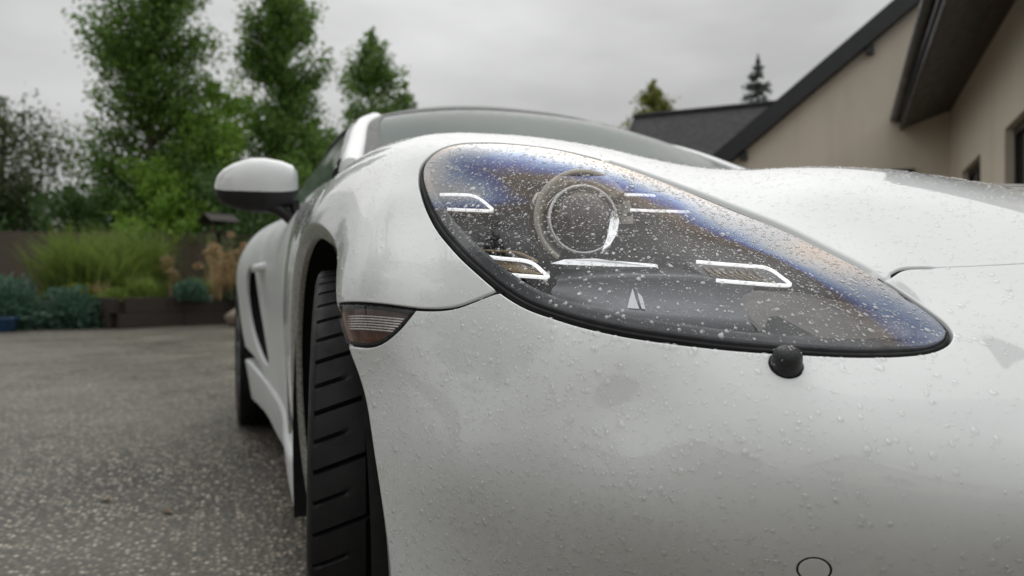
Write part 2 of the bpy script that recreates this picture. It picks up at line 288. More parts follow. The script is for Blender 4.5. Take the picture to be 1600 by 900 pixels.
# ---- the skin behind the front wings: radius about a line along the car, domain (y, angle)
class Flank:
    def __init__(s, pts):
        c = np.array(pts, float); s.q = s.ab(c); r = np.hypot(c[:, 0], c[:, 2] - .45); n = len(r)
        D = np.linalg.norm(s.q[:, None] - s.q[None], axis=2); A = np.zeros((n + 3, n + 3))
        A[:n, :n] = D ** 3 + 1.5e-3 * np.eye(n); A[:n, n] = 1; A[:n, n + 1:] = s.q; A[n:, :n] = A[:n, n:].T
        s.w = np.linalg.solve(A, np.r_[r, 0, 0, 0])
    def ab(s, p): p = np.atleast_2d(p); return np.stack([-p[:, 1], np.arctan2(p[:, 2] - .45, -p[:, 0])], 1)
    def P(s, ab):
        n = len(s.q); D = np.linalg.norm(ab[:, None] - s.q[None], axis=2)
        r = D ** 3 @ s.w[:n] + s.w[n] + ab @ s.w[n + 1:]
        return np.stack([-r * np.cos(ab[:, 1]), -ab[:, 0], .45 + r * np.sin(ab[:, 1])], 1)
    def N(s, ab, h=2e-3):
        n = np.cross(s.P(ab + [h, 0]) - s.P(ab - [h, 0]), s.P(ab + [0, h]) - s.P(ab - [0, h]))
        return n / np.linalg.norm(n, axis=1)[:, None]
    def on(s, p): return s.P(s.ab(p))
_seam = [NOSE.on(p)[0] for y in (.50, .60) for p in ((-.70, y, .92), (-.79, y, .86), (-.835, y, .76), (-.85, y, .62), (-.845, y, .45), (-.83, y, .2))]
FLANK = Flank(_seam + [
    (-.69, .9, .915), (-.79, .9, .855), (-.832, .9, .76), (-.845, .9, .62), (-.835, .9, .45), (-.815, .9, .28), (-.80, .9, .18),
    (-.70, 1.35, .92), (-.80, 1.35, .865), (-.834, 1.35, .76), (-.836, 1.35, .62), (-.822, 1.35, .45), (-.81, 1.35, .28), (-.80, 1.35, .18),
    (-.68, 1.75, .935), (-.80, 1.75, .88), (-.853, 1.75, .77), (-.858, 1.75, .62), (-.846, 1.75, .45), (-.825, 1.75, .28), (-.81, 1.75, .18),
    (-.66, 2.1, .955), (-.80, 2.1, .90), (-.885, 2.1, .78), (-.895, 2.1, .62), (-.887, 2.1, .45), (-.855, 2.1, .28), (-.84, 2.1, .18),
    (-.62, 2.475, .965), (-.78, 2.475, .91), (-.885, 2.475, .78), (-.898, 2.475, .64), (-.892, 2.475, .45), (-.88, 2.475, .28), (-.86, 2.475, .18),
    (-.60, 2.9, .95), (-.74, 2.9, .89), (-.845, 2.9, .78), (-.87, 2.9, .62), (-.865, 2.9, .45), (-.85, 2.9, .28), (-.82, 2.9, .18),
    (-.52, 3.3, .89), (-.64, 3.3, .85), (-.74, 3.3, .74), (-.77, 3.3, .62), (-.77, 3.3, .45), (-.76, 3.3, .28), (-.74, 3.3, .18),
    (0, .9, 1.0), (0, 1.75, 1.02), (0, 2.475, 1.0), (0, 2.9, .96), (0, 3.3, .90), (-.4, 3.3, .90), (-.4, 2.9, .96), (-.4, 2.475, 1.0), (-.4, 1.75, 1.02), (-.4, .9, .98)])
def inside(poly, q):
    x, y = q[:, 0], q[:, 1]; r = np.zeros(len(q), bool); j = len(poly) - 1
    for i in range(len(poly)):
        xi, yi = poly[i]; xj, yj = poly[j]
        if yi != yj: r ^= ((yi > y) != (yj > y)) & (x < (xj - xi) * (y - yi) / (yj - yi) + xi)
        j = i
    return r
def inset(S, p, d):
    """move a closed loop of surface points inwards by d metres along the surface"""
    ab = S.ab(p); n = S.N(ab); area = 0.5 * np.sum(ab[:, 0] * np.roll(ab[:, 1], -1) - np.roll(ab[:, 0], -1) * ab[:, 1])
    t = np.roll(p, -1, 0) - np.roll(p, 1, 0); t /= np.linalg.norm(t, axis=1)[:, None] + 1e-12
    o = np.cross(n, t) * np.sign(area); q = p + o * np.reshape(d, (-1, 1))
    seam = np.abs(p[:, 0]) < 1e-6; q[seam, 0] = 0
    r = S.on(q); r[seam, 0] = 0; return r
def patch(S, outer, holes=(), h=.008, keep=None):
    """triangulate the surface S inside the loop(s); returns verts, faces, normals"""
    loops = [S.ab(l) for l in [outer, *holes]]; A = loops[0]
    lo, hi = A.min(0), A.max(0); mid = S.P(((lo + hi) / 2)[None]); e = 1e-3
    sa = np.linalg.norm(S.P((lo + hi)[None] / 2 + [e, 0]) - mid) / e; sb = np.linalg.norm(S.P((lo + hi)[None] / 2 + [0, e]) - mid) / e
    da, db = h / sa, h / sb
    ga = np.arange(lo[0], hi[0], da); gb = np.arange(lo[1], hi[1], db * .866)
    g = np.stack(np.meshgrid(ga, gb), -1); g[1::2, :, 0] += da / 2; g = g.reshape(-1, 2)
    k = inside(A, g)
    for l in loops[1:]: k &= ~inside(l, g)
    g = g[k]; sc = np.array([1 / da, 1 / db]); bd = []
    for l in loops: bd.append(l)
    B = np.vstack(bd) * sc; ok = np.ones(len(g), bool)
    for i in range(0, len(g), 3000):
        d2 = ((g[i:i + 3000, None] * sc - B[None]) ** 2).sum(2).min(1); ok[i:i + 3000] = d2 > .30
    g = g[ok]; V = np.vstack([*bd, g]); E = []; k0 = 0
    for l in bd: n = len(l); E += [(k0 + i, k0 + (i + 1) % n) for i in range(n)]; k0 += n
    r = delaunay_2d_cdt([Vector(v) for v in V], E, [], 0, 1e-7)
    V2 = np.array([tuple(v) for v in r[0]]); T = np.array(r[2]); cen = V2[T].mean(1)
    k = inside(A, cen)
    for l in loops[1:]: k &= ~inside(l, cen)
    e1_, e2_ = V2[T[:, 1]] - V2[T[:, 0]], V2[T[:, 2]] - V2[T[:, 0]]; ar = e1_[:, 0] * e2_[:, 1] - e1_[:, 1] * e2_[:, 0]
    T[ar < 0] = T[ar < 0][:, ::-1]; k &= np.abs(ar) > 1e-3 * da * db
    T = T[k]; use = np.unique(T); mp = -np.ones(len(V2), int); mp[use] = np.arange(len(use)); V2 = V2[use]; T = mp[T]
    p = S.P(V2); nrm = S.N(V2)
    return p, T, nrm
RIM = ((.0006, .0002), (.0012, .0008), (.0015, .0018), (.0016, .014))
def panel(name, mat, parent, S, outer, holes=(), h=.008, both=False, rim=RIM, special=None, shift=0.):
    """a sheet-metal panel: skin patch, optionally with its mirrored half, and a rolled edge all round"""
    p, T, nr = patch(S, outer, holes, h)
    if shift: p = p + nr * shift
    if both:
        seam = np.abs(p[:, 0]) < 1e-5; p[seam, 0] = 0; nr[seam, 0] = 0; idx = np.arange(len(p)) + len(p)
        m = np.where(seam)[0]; q = ~seam; new = np.full(len(p), -1); new[m] = m; new[q] = len(p) + np.arange(q.sum())
        p = np.vstack([p, p[q] * [-1, 1, 1]]); nr = np.vstack([nr, nr[q] * [-1, 1, 1]]); T = np.vstack([T, new[T][:, ::-1]])
    F = [tuple(x) for x in T]; ed = {}
    for a, b_, c_ in T:
        for e in ((a, b_), (b_, c_), (c_, a)): ed[e] = 1
    nxt = {a: b_ for (a, b_) in ed if (b_, a) not in ed}
    V = list(p); NN = list(nr)
    while rim and nxt:
        s0 = next(iter(nxt)); loop = [s0]; k = nxt.pop(s0)
        while k != s0 and k in nxt: loop.append(k); k = nxt.pop(k)
        L = np.array(loop); P0 = p[L]; n0 = nr[L]; n0 = n0 / np.linalg.norm(n0, axis=1)[:, None]
        tt = np.roll(P0, -1, 0) - np.roll(P0, 1, 0); tt /= np.linalg.norm(tt, axis=1)[:, None] + 1e-12
        out = np.cross(tt, n0); base = L
        prof = np.array([rim] * len(L))                                # (loop, ring, 2)
        if special: prof = special(P0, prof)
        for r_ in range(prof.shape[1]):
            q = P0 + out * prof[:, r_, :1] - n0 * prof[:, r_, 1:]; i0 = len(V)
            prev = prof[:, r_ - 1] if r_ else np.zeros((len(L), 2)); dv = prof[:, r_] - prev
            nn = out * dv[:, 1:] + n0 * np.maximum(dv[:, :1], 0); nn /= np.linalg.norm(nn, axis=1)[:, None] + 1e-12
            V += list(q); NN += list(nn); ring = np.arange(i0, i0 + len(L))
            for j in range(len(L)):
                j2 = (j + 1) % len(L); F.append((base[j2], base[j], ring[j], ring[j2]))
            base = ring
    o = mesh(name, V, F, mat, parent)
    if special:                                                          # road dirt plus the ground's dark reflection, painted on the turned-in arch lip
        o.data.materials.append(M_DIRTY_DIM); nv = len(p); yc = special.yc
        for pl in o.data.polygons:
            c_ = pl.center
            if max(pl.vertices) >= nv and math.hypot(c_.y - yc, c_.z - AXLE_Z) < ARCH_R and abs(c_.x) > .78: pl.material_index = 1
    o.data.normals_split_custom_set_from_vertices([tuple(map(float, n)) for n in NN])
    return o
# ---- seam lines
HL = spline(HEADLIGHT_OUTLINE, 260, True)                               # starts at the outer rear end, runs over the top to the inner tip
HL = NOSE.on(HL)
ARCH_R, AXLE_Z = .402, .335
def arch_curve(S, a0, a1, x, n, yc=0., R=ARCH_R):
    a = np.radians(np.linspace(a0, a1, n)); return S.on(np.stack([np.full(n, x), yc - R * np.cos(a), AXLE_Z + R * np.sin(a)], 1))
def arch_snap(S, p, yc=0., R=ARCH_R):
    for _ in range(6):
        d = p[:, 1:] - [yc, AXLE_Z]; d *= (R / np.linalg.norm(d, axis=1))[:, None]; p = p.copy(); p[:, 1:] = d + [yc, AXLE_Z]; p = S.on(p)
    return p
def near_index(loop, q): return int(np.linalg.norm(loop - np.asarray(q), axis=1).argmin())
def span(loop, i, j):
    """points of a closed loop from i forward to j"""
    return np.vstack([loop[i:j + 1]]) if i <= j else np.vstack([loop[i:], loop[:j + 1]])
iB = near_index(HL, BUMPER_SEAM[-1]); iT = near_index(HL, BONNET_SEAM[0]); iF = near_index(HL, (-.596, -.405, .785))
arch_a = math.degrees(math.asin((.622 - AXLE_Z) / ARCH_R))
s1 = NOSE.on(np.vstack([arch_snap(NOSE, arch_curve(NOSE, arch_a, arch_a, -.86, 1)), spline(BUMPER_SEAM[1:], 40)]))
s1[-1] = HL[iB]; s1 = NOSE.on(resample(s1, 50)); s1[-1] = HL[iB]
s2 = NOSE.on(spline([tuple(HL[iT])] + list(BONNET_SEAM[1:]) + [(-.33, -.692, .66), (-.2, -.755, .66), (-.08, -.785, .662), (0, -.79, .664)], 70)); s2[-1, 0] = 0; s2[0] = HL[iT]
s3 = NOSE.on(spline([tuple(HL[iF]), (-.575, -.37, .80), (-.555, -.28, .82), (-.55, -.1, .86), (-.56, .15, .88), (-.575, .36, .90)], 60)); s3[0] = HL[iF]
cowl = NOSE.on(spline([tuple(s3[-1]), (-.45, .345, .91), (-.25, .325, .91), (0, .315, .905)], 50)); cowl[0] = s3[-1]; cowl[-1, 0] = 0
cowl2 = NOSE.on(spline([tuple(s3[-1]), (-.64, .43, .91), (-.70, .56, .915), (-.705, .62, .915)], 20)); cowl2[0] = s3[-1]
rear_e = NOSE.on(spline([tuple(cowl2[-1]), (-.80, .62, .85), (-.845, .62, .7), (-.85, .62, .5), (-.84, .62, .28)], 60)); rear_e[0] = cowl2[-1]
a_low = 188
arch_f = arch_snap(NOSE, arch_curve(NOSE, arch_a, 201, -.85, 80)); arch_f[0] = s1[0]
low_f = NOSE.on(spline([tuple(rear_e[-1]), (-.84, .52, .278), (-.84, .452, .268), (-.84, .428, .225), (-.838, .412, .196), tuple(arch_f[-1])], 30)); low_f[0] = rear_e[-1]; low_f[-1] = arch_f[-1]
mark_a = math.degrees(math.asin((.578 - AXLE_Z) / ARCH_R))
arch_m = arch_snap(NOSE, arch_curve(NOSE, mark_a, arch_a, -.86, 14)); arch_m[-1] = s1[0]
iM = near_index(s1, MARKER_OUTLINE[2])
m_low = NOSE.on(spline([tuple(arch_m[0]), *MARKER_OUTLINE[6:2:-1], tuple(s1[iM])], 40)); m_low[0] = arch_m[0]; m_low[-1] = s1[iM]
arch_b = arch_snap(NOSE, arch_curve(NOSE, -24, mark_a, -.84, 60)); arch_b[-1] = arch_m[0]
low_b = NOSE.on(spline([(0, -.85, .165), (-.25, -.82, .165), (-.45, -.77, .165), (-.60, -.70, .165), (-.69, -.62, .165), (-.77, -.5, .168), tuple(arch_b[0])], 90)); low_b[0, 0] = 0; low_b[-1] = arch_b[0]
mid_b = NOSE.on(np.stack([np.zeros(60), np.linspace(-.79, -.85, 60) - .09 * np.sin(np.linspace(0, np.pi, 60)), np.linspace(.664, .165, 60)], 1)); mid_b[:, 0] = 0; mid_b[0] = s2[-1]; mid_b[-1] = low_b[0]
mid_h = NOSE.on(np.stack([np.zeros(90), np.linspace(.315, -.79, 90), np.linspace(.90, .67, 90)], 1)); mid_h[:, 0] = 0; mid_h[0] = cowl[-1]; mid_h[-1] = s2[-1]
def chain(*cs):
    out = [cs[0]]
    for c_ in cs[1:]: out.append(c_[1:])
    r = np.vstack(out)
    return r[:-1] if np.linalg.norm(r[0] - r[-1]) < 1e-6 else r
fender_loop = chain(span(HL, iB, iF), s3, cowl2, rear_e, low_f, arch_f[::-1], s1)
bumper_loop = chain(m_low, s1[iM:], span(HL, iT, iB)[::-1], s2, mid_b, low_b, arch_b)
marker_loop = chain(arch_m, s1[:iM + 1], m_low[::-1])
bonnet_loop = chain(span(HL, iF, iT), s2, mid_h[::-1], cowl[::-1], s3[::-1])
def untangle(S, loop):
    """cut off the tiny self-crossings that insetting leaves at acute corners"""
    k = 0
    while k < 2 * len(loop):
        loop = np.roll(loop, -1, 0); k += 1; q = S.ab(loop[:16]); hit = None
        for j in range(14, 1, -1):
            a, b_, c_, d_ = q[0], q[1], q[j], q[j + 1]; r_, s_ = b_ - a, d_ - c_; den = r_[0] * s_[1] - r_[1] * s_[0]
            if abs(den) < 1e-14: continue
            w = c_ - a; t_ = (w[0] * s_[1] - w[1] * s_[0]) / den; u_ = (w[0] * r_[1] - w[1] * r_[0]) / den
            if 0 < t_ < 1 and 0 < u_ < 1: hit = (j, loop[0] + t_ * (loop[1] - loop[0])); break
        if hit: loop = np.vstack([loop[:1], hit[1][None], loop[hit[0] + 1:]]); k = 0
    return loop
def even(loop, d=.006):
    """respace a closed loop but keep its sharp corners"""
    loop = loop[np.linalg.norm(loop - np.roll(loop, 1, 0), axis=1) > 4e-4]
    n = len(loop); a = loop - np.roll(loop, 1, 0); b_ = np.roll(loop, -1, 0) - loop
    a /= np.linalg.norm(a, axis=1)[:, None] + 1e-12; b_ /= np.linalg.norm(b_, axis=1)[:, None] + 1e-12
    k = np.where((a * b_).sum(1) < .8)[0]
    if len(k) == 0: k = np.array([0])
    out = []
    for i in range(len(k)):
        seg = span(loop, k[i], k[(i + 1) % len(k)]) if len(k) > 1 else np.vstack([loop, loop[:1]])
        m = max(2, int(round(length(seg) / d)) + 1) if length(seg) > .0015 else 2; out.append(resample(seg, m)[:-1])
    return np.vstack(out)
def arch_rim(yc):
    def f(P0, prof):
        r = np.hypot(P0[:, 1] - yc, P0[:, 2] - AXLE_Z); k = (np.abs(r - ARCH_R) < .006) & (P0[:, 0] < 0) | (np.abs(r - ARCH_R) < .006)
        prof = prof.copy(); prof[k] = ((.004, .0015), (.012, .006), (.022, .013), (.021, .022)); return prof
    f.yc = yc; return f
M_FILM = M_PAINT.copy(); M_FILM.name = 'white_paint_under_road_film'                    # spray off the front wheels dulls the flanks
for n in M_FILM.node_tree.nodes:
    if n.type == 'BSDF_PRINCIPLED':
        n.inputs['Coat Weight'].default_value = .35
        for l_ in list(n.inputs['Coat Roughness'].links): M_FILM.node_tree.links.remove(l_)
        n.inputs['Coat Roughness'].default_value = .34; n.inputs['Specular IOR Level'].default_value = .3
car = empty('sports_car')
tag(car, 'white low sports car wet with raindrops, parked on the gravel drive', 'car')
GAP = .0032
def gaps(loop):
    d3 = np.linalg.norm(loop[:, None] - s3[None], axis=2).min(1); d2 = np.linalg.norm(loop[:, None] - s2[None], axis=2).min(1)
    on_lamp = np.linalg.norm(loop[:, None] - HL[None], axis=2).min(1) < .002
    return np.where(d3 < .0032, .0017, np.where((d2 < .003) & (loop[:, 0] > -.40), .0013, np.where(on_lamp & (loop is bonnet_loop), GAP + .0088, GAP)))
fl = even(untangle(NOSE, inset(NOSE, fender_loop, gaps(fender_loop))))
bonnet_l = inset(NOSE, bonnet_loop, gaps(bonnet_loop))
bl = inset(NOSE, bumper_loop, gaps(bumper_loop))
def ring(c, r, n, S=NOSE):
    c = np.asarray(c, float); nn = S.N(S.ab(c))[0]; e = np.cross([0, 0, 1.], nn); e /= np.linalg.norm(e); g = np.cross(nn, e)
    a = np.arange(n) / n * 2 * np.pi; return S.on(c + r * (np.cos(a)[:, None] * e + np.sin(a)[:, None] * g))
tow = ring(TOW_COVER_AT[0], .0128, 40); wash = ring(WASHER_AT[0], .0122, 36)
vent = even(NOSE.on(spline([(-.38, -.80, .36), (-.60, -.72, .37), (-.74, -.58, .37), (-.78, -.5, .34), (-.75, -.55, .24), (-.60, -.70, .22), (-.40, -.79, .22)], 140, True)))
fender = panel('front_wing', M_PAINT, car, NOSE, fl, special=arch_rim(0.))
bumper = panel('front_bumper', M_PAINT, car, NOSE, even(untangle(NOSE, bl)), [tow, wash, vent], both=True, special=arch_rim(0.))
def lamp_roll(P0, prof):
    """the bonnet edge rolls down broadly where it meets the lamp"""
    d = np.minimum(np.linalg.norm(P0[:, None] - HL[None, ::2], axis=2).min(1), np.linalg.norm((P0 * [-1, 1, 1])[:, None] - HL[None, ::2], axis=2).min(1))
    k = (d < .0148)[:, None, None]; return np.where(k, np.array(((.0022, .0004), (.0042, .0022), (.0088, .0112), (.0098, .02))), prof)
lamp_roll.yc = 99.
bonnet = panel('bonnet', M_PAINT, car, NOSE, even(untangle(NOSE, bonnet_l)), both=True, special=lamp_roll)
# ---------------------------------------------------------------- headlight
M_LENS = bpy.data.materials.new('headlight_lens'); M_LENS.use_nodes = True; nt = M_LENS.node_tree; nt.nodes.clear(); t = NT(nt)
out = t.n('OutputMaterial'); mixs = t.n('MixShader'); tr = t.n('BsdfTransparent'); gl = t.n('BsdfGlossy'); fr = t.n('Fresnel')
fr.inputs['IOR'].default_value = 1.38; tr.inputs['Color'].default_value = (.88, .89, .91, 1); gl.inputs['Roughness'].default_value = .018
at_ = t.n('Attribute', attribute_name='coat_thickness')            # hard coat runs thicker to the rim and shows interference colours
fa = t.n('Math', operation='ADD'); t.l(at_.outputs['Fac'], fa.inputs[0]); t.l(t.rng(t.noise(11, 3, .6), .3, .7, -.07, .07), fa.inputs[1])
col = t.ramp(fa.outputs[0], [(0, (1, .86, .76)), (.06, (.96, .93, .92)), (.16, (.88, .92, 1)), (.25, (.56, .69, 1)), (.34, (.40, .44, .82)), (.43, (.66, .54, .44)), (.56, (.84, .80, .76)), (.8, (1, 1, 1))])
t.l(col, gl.inputs['Color']); bo = t.n('Math', operation='MULTIPLY', use_clamp=True); bf = t.n('NewGeometry'); nb = t.n('Math', operation='SUBTRACT'); nb.inputs[0].default_value = 1; t.l(bf.outputs['Backfacing'], nb.inputs[1])
ff = t.n('Math', operation='MULTIPLY'); t.l(fr.outputs[0], ff.inputs[0]); t.l(nb.outputs[0], ff.inputs[1]); t.l(ff.outputs[0], bo.inputs[0]); t.l(t.rng(at_.outputs['Fac'], .05, .5, 4.2, 1.0), bo.inputs[1]); t.l(bo.outputs[0], mixs.inputs[0]); t.l(tr.outputs[0], mixs.inputs[1]); t.l(gl.outputs[0], mixs.inputs[2]); t.l(mixs.outputs[0], out.inputs[0])
M_HOUSING = plain('lamp_housing', (.010, .010, .013), .35, var=.3, scale=50, rvar=.15)
M_GREYPLATE = plain('satin_grey_plastic', (.062, .064, .072), .28, var=.1, scale=25, rvar=.08)
M_POD = plain('lamp_module_plastic', (.028, .028, .031), .25, var=.2, scale=40, rvar=.08)
M_LIGHTGUIDE = plain('milky_light_guide', (.80, .80, .78), .25, var=.04)
for n in M_LIGHTGUIDE.node_tree.nodes:
    if n.type == 'BSDF_PRINCIPLED': n.inputs['Emission Color'].default_value = (1, 1, .98, 1); n.inputs['Emission Strength'].default_value = .75      # daytime lights are on
M_CHROME = plain('satin_chrome', (.75, .75, .74), .16, metal=1, var=.05)
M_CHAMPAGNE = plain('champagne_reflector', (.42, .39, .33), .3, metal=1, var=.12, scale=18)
M_WARMPLATE = plain('warm_grey_plastic', (.085, .075, .064), .33, var=.25, scale=30, rvar=.1)
M_TAN = plain('tan_reflector', (.30, .22, .13), .3, metal=.6, var=.25, scale=40)
M_STICKER = plain('white_label', (.80, .80, .80), .5, var=.12, scale=260)
M_PROJ, nt, b = nodes_of('projector_glass'); t = NT(nt); b.inputs['Base Color'].default_value = (.055, .065, .07, 1); b.inputs['Roughness'].default_value = .04
b.inputs['Coat Weight'].default_value = 1; b.inputs['Thin Film Thickness'].default_value = 320; b.inputs['Thin Film IOR'].default_value = 1.6
t.l(t.mix(t.noise(14, 3), (.010, .013, .016), (.03, .036, .04)), b.inputs['Base Color'])
hl = empty('headlight', parent=car); tag(hl, 'teardrop headlight with a clear lens covered in raindrops')
H300 = resample(np.vstack([HL, HL[:1]]), 300, True)
bot = np.clip((.80 - H300[:, 2]) / .09, 0, 1) * np.clip((-.47 - H300[:, 0]) / .05, 0, 1)      # the seal is broad below and outside, thin on top
SEAL = .0046 + .0048 * bot
lens_loop = inset(NOSE, H300, SEAL); lens_loop = even(untangle(NOSE, lens_loop), .004)
lens = panel('lens', M_LENS, hl, NOSE, lens_loop, h=.006, rim=((.0005, .0004), (.0008, .003)))
co = np.array([v.co for v in lens.data.vertices]); edge = np.array([np.linalg.norm(lens_loop - c_, axis=1).min() for c_ in co])
# rim of the coating: wide bands at the outer end, a narrow oblique one along the inner edge
side = np.clip((-.60 - co[:, 0]) / .16, 0, 1); wid = .085 + .030 * side
low = np.clip((.70 - co[:, 2] - .32 * (co[:, 0] + .62)) / .05, 0, 1)
tipf = .75 * np.clip((co[:, 0] + .57) / .07, 0, 1) * (edge < .06)
a_ = lens.data.attributes.new('coat_thickness', 'FLOAT', 'POINT'); a_.data.foreach_set('value', ((np.clip(edge / wid * .55, 0, 1) * (1 - low) + low * .9) * (1 - tipf) + .07 * tipf).astype(np.float32))
n_ = NOSE.N(NOSE.ab(HL)); rows = []
def sunk(loop, d): return loop + NOSE.N(NOSE.ab(loop)) * d
for d, s_ in ((-.0010, -.012), (.0002, -.0042), (SEAL * .16, -.0022), (SEAL * .40, -.0018), (SEAL * .52, -.0034), (SEAL * .64, -.0022), (SEAL * .86, -.0020), (SEAL * .94, -.0040), (SEAL + .0012, -.0046)):
    rows.append(sunk(inset(NOSE, H300, d), s_))
v, f = loft_data(rows, True); mesh('seal', v, f, M_RUBBER, hl)
rows = []
for k in range(4):
    q = np.array([inset(NOSE, H300, d) for d in (SEAL - .001, SEAL + .003, SEAL + .011)]); w_ = k / 3
    lo_, hi_ = q[0], q[1] * (1 - bot[:, None]) + q[2] * bot[:, None]
    rows.append(sunk(lo_ * (1 - w_) + hi_ * w_, -.0022 - .0015 * w_))
cen = H300.mean(0); back = np.array([.10, .75, -.10])
for s_, d in ((.985, .012), (.96, .03), (.90, .055), (.80, .085), (.6, .11), (.3, .12), (.01, .122)):
    e_ = rows[3]; rows.append(cen + (e_ - cen) * s_ + back * d)
v, f = loft_data(rows, True); mesh('housing', v, f, M_HOUSING, hl)
def flat_poly(name, pts, mat, depth, parent=hl, bev=.0012):
    p = np.array(pts); c_ = p.mean(0); n = np.zeros(3)
    for i in range(len(p)): n += np.cross(p[i] - c_, p[(i + 1) % len(p)] - c_)
    n /= np.linalg.norm(n)
    if n[1] > 0: n = -n
    q = c_ + (p - c_) * .96; m = len(p); V = np.vstack([q, p - n * bev, p - n * depth])
    F = [tuple(range(m))] + [(i + k * m, i + (k + 1) * m, (i + 1) % m + (k + 1) * m, (i + 1) % m + k * m) for k in (0, 1) for i in range(m)] + [tuple(range(2 * m, 3 * m))[::-1]]
    bm = bmesh.new(); vs = [bm.verts.new(x) for x in V]
    for g in F: bm.faces.new([vs[i] for i in g])
    return bm_obj(name, bm, mat, parent)
def drl(pts, r, closed_tail):
    pts = np.array(pts); path = spline(pts, 60); k = near_index(path, pts[-3 if len(pts) < 10 else -4])
    pc = path.mean(0); pod = flat_poly('daytime_lamp', pc + (path[::3] - pc) * 1.16 + np.array([.004, .012, -.001]), M_POD, .02)
    tube('light_guide', path, r, M_LIGHTGUIDE, pod, seg=8)
    e_ = np.array(pts); w0, w1 = e_[0], e_[-1]; ribs = []
    for q in np.linspace(.15, .8, 8):
        a = path[int(q * 26)] + [.003, .009, -.003]; b_ = path[59 - int(q * 24)] + [.003, .009, .003]; ribs.append(tube_data(np.array([a, (a + b_) / 2 + [0, .003, 0], b_]), .0012, 5))
    v, f = merge(ribs); mesh('reflector_ribs', v, f, M_TAN if closed_tail else M_HOUSING, pod)
    return pod
drl(DRL_A, .0017, 0); drl(DRL_B, .0015, 0); drl(DRL_C, .0019, 1); drl(DRL_D, .0017, 1)
tube('brow_trim', spline(BROW, 30), .0016, M_TAN, hl, seg=6)
flat_poly('chrome_strip', CHROME_STRIP, M_CHROME, .006)
rows = [spline(np.array(PLATE_TOP) + [.01, .03, 0], 40), spline(PLATE_TOP, 40), (spline(PLATE_TOP, 40) * .4 + spline(PLATE_FOLD, 40) * .6), spline(PLATE_FOLD, 40), spline(np.array(PLATE_FOLD) + [0, 0, -.002], 40)]
lo_ = spline(PLATE_LOW, 40); rows += [rows[-1] * (1 - q) + lo_ * q + np.array([.0, .012, 0]) * math.sin(q * 3.14) for q in (.25, .5, .75, 1)] + [lo_ + [0, .004, -.012]]
v, f = loft_data(rows); mesh('lower_plate', v, f, M_GREYPLATE, hl)
flat_poly('dark_reflection', DARK_REFLECTION, M_GLOSSBLACK, .02); flat_poly('side_plate', SIDE_PLATE, M_WARMPLATE, .004)  # the gloss black block stands in for a dark reflection in the lamp
flat_poly('label_sticker', SHARD_1, M_STICKER, .0008, bev=.0002); flat_poly('label_sticker', SHARD_2, M_STICKER, .0008, bev=.0002)
flat_poly('house_reflection', HOUSE_REFLECTION, M_CHAMPAGNE, .004); flat_poly('chrome_crescent', CRESCENT, M_CHROME, .006)  # champagne plate paints in the cream reflection of a house above the projector
pj = empty('projector', tuple(PROJECTOR_AT[0]), parent=hl); pj.rotation_euler = (rad(-7), 0, rad(-16))
def facing(prof, n=48): return lathe_data(prof, n, 'y')
v, f = facing([(.0001, -.016), (.010, -.0152), (.019, -.0128), (.027, -.0085), (.032, -.0035), (.034, .001), (.034, .012)]); mesh('projector_lens', v, f, M_PROJ, pj)
v, f = facing([(.034, .012), (.0342, -.0005), (.0352, -.0028), (.0378, -.0028), (.0392, -.0005), (.040, .03)]); mesh('lens_ring', v, f, M_CHROME, pj)
v, f = facing([(.0405, .02), (.041, .004), (.047, -.003), (.0535, -.006), (.0545, -.004), (.055, .03)], 64)
f = [q for q in f if -1.0 < math.atan2(v[q[0]][2], -v[q[0]][0] - .0) < 2.5 or math.atan2(v[q[0]][2], -v[q[0]][0]) > 2.7]
mesh('reflector_bowl', v, f, M_CHAMPAGNE, pj)
# ---------------------------------------------------------------- small parts of the nose
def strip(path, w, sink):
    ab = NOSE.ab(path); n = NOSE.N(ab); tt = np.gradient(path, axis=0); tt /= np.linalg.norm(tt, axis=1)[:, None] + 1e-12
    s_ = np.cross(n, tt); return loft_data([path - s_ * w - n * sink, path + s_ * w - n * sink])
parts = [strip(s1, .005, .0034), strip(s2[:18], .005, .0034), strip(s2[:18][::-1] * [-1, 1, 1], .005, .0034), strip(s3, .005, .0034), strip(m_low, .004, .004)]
for v_, f_ in parts: mesh('seam_shade', v_, f_, M_VOID, car)  # black strips stand in for the shade deep in the panel gaps
M_AMBER = plain('smoked_amber_plastic', (.20, .075, .035), .2, var=.4, scale=60)
mk = empty('side_marker', parent=car); tag(mk, 'small clear ribbed side marker lamp at the wheel arch')
ml = even(untangle(NOSE, inset(NOSE, marker_loop, .0022)), .004)
M_MARKER = M_LENS.copy(); M_MARKER.name = 'marker_lens'
for n in M_MARKER.node_tree.nodes:
    if n.type == 'ATTRIBUTE': n.attribute_name = 'none'
    if n.type == 'FRESNEL': n.inputs['IOR'].default_value = 1.5
    if n.type == 'MAP_RANGE' and n.inputs[3].default_value > 2: n.inputs[3].default_value = 1
    if n.type == 'VALTORGB': n.color_ramp.elements[0].color = (1, 1, 1, 1); n.color_ramp.elements[1].color = (1, 1, 1, 1)
panel('lens', M_MARKER, mk, NOSE, ml, h=.005, rim=((.0005, .0004), (.0008, .006)))
panel('back_plate', M_AMBER, mk, NOSE, even(inset(NOSE, ml, .001), .004), h=.008, rim=((.002, -.009),), shift=-.013)
z0, z1 = ml[:, 2].min(), ml[:, 2].max(); ribs = []
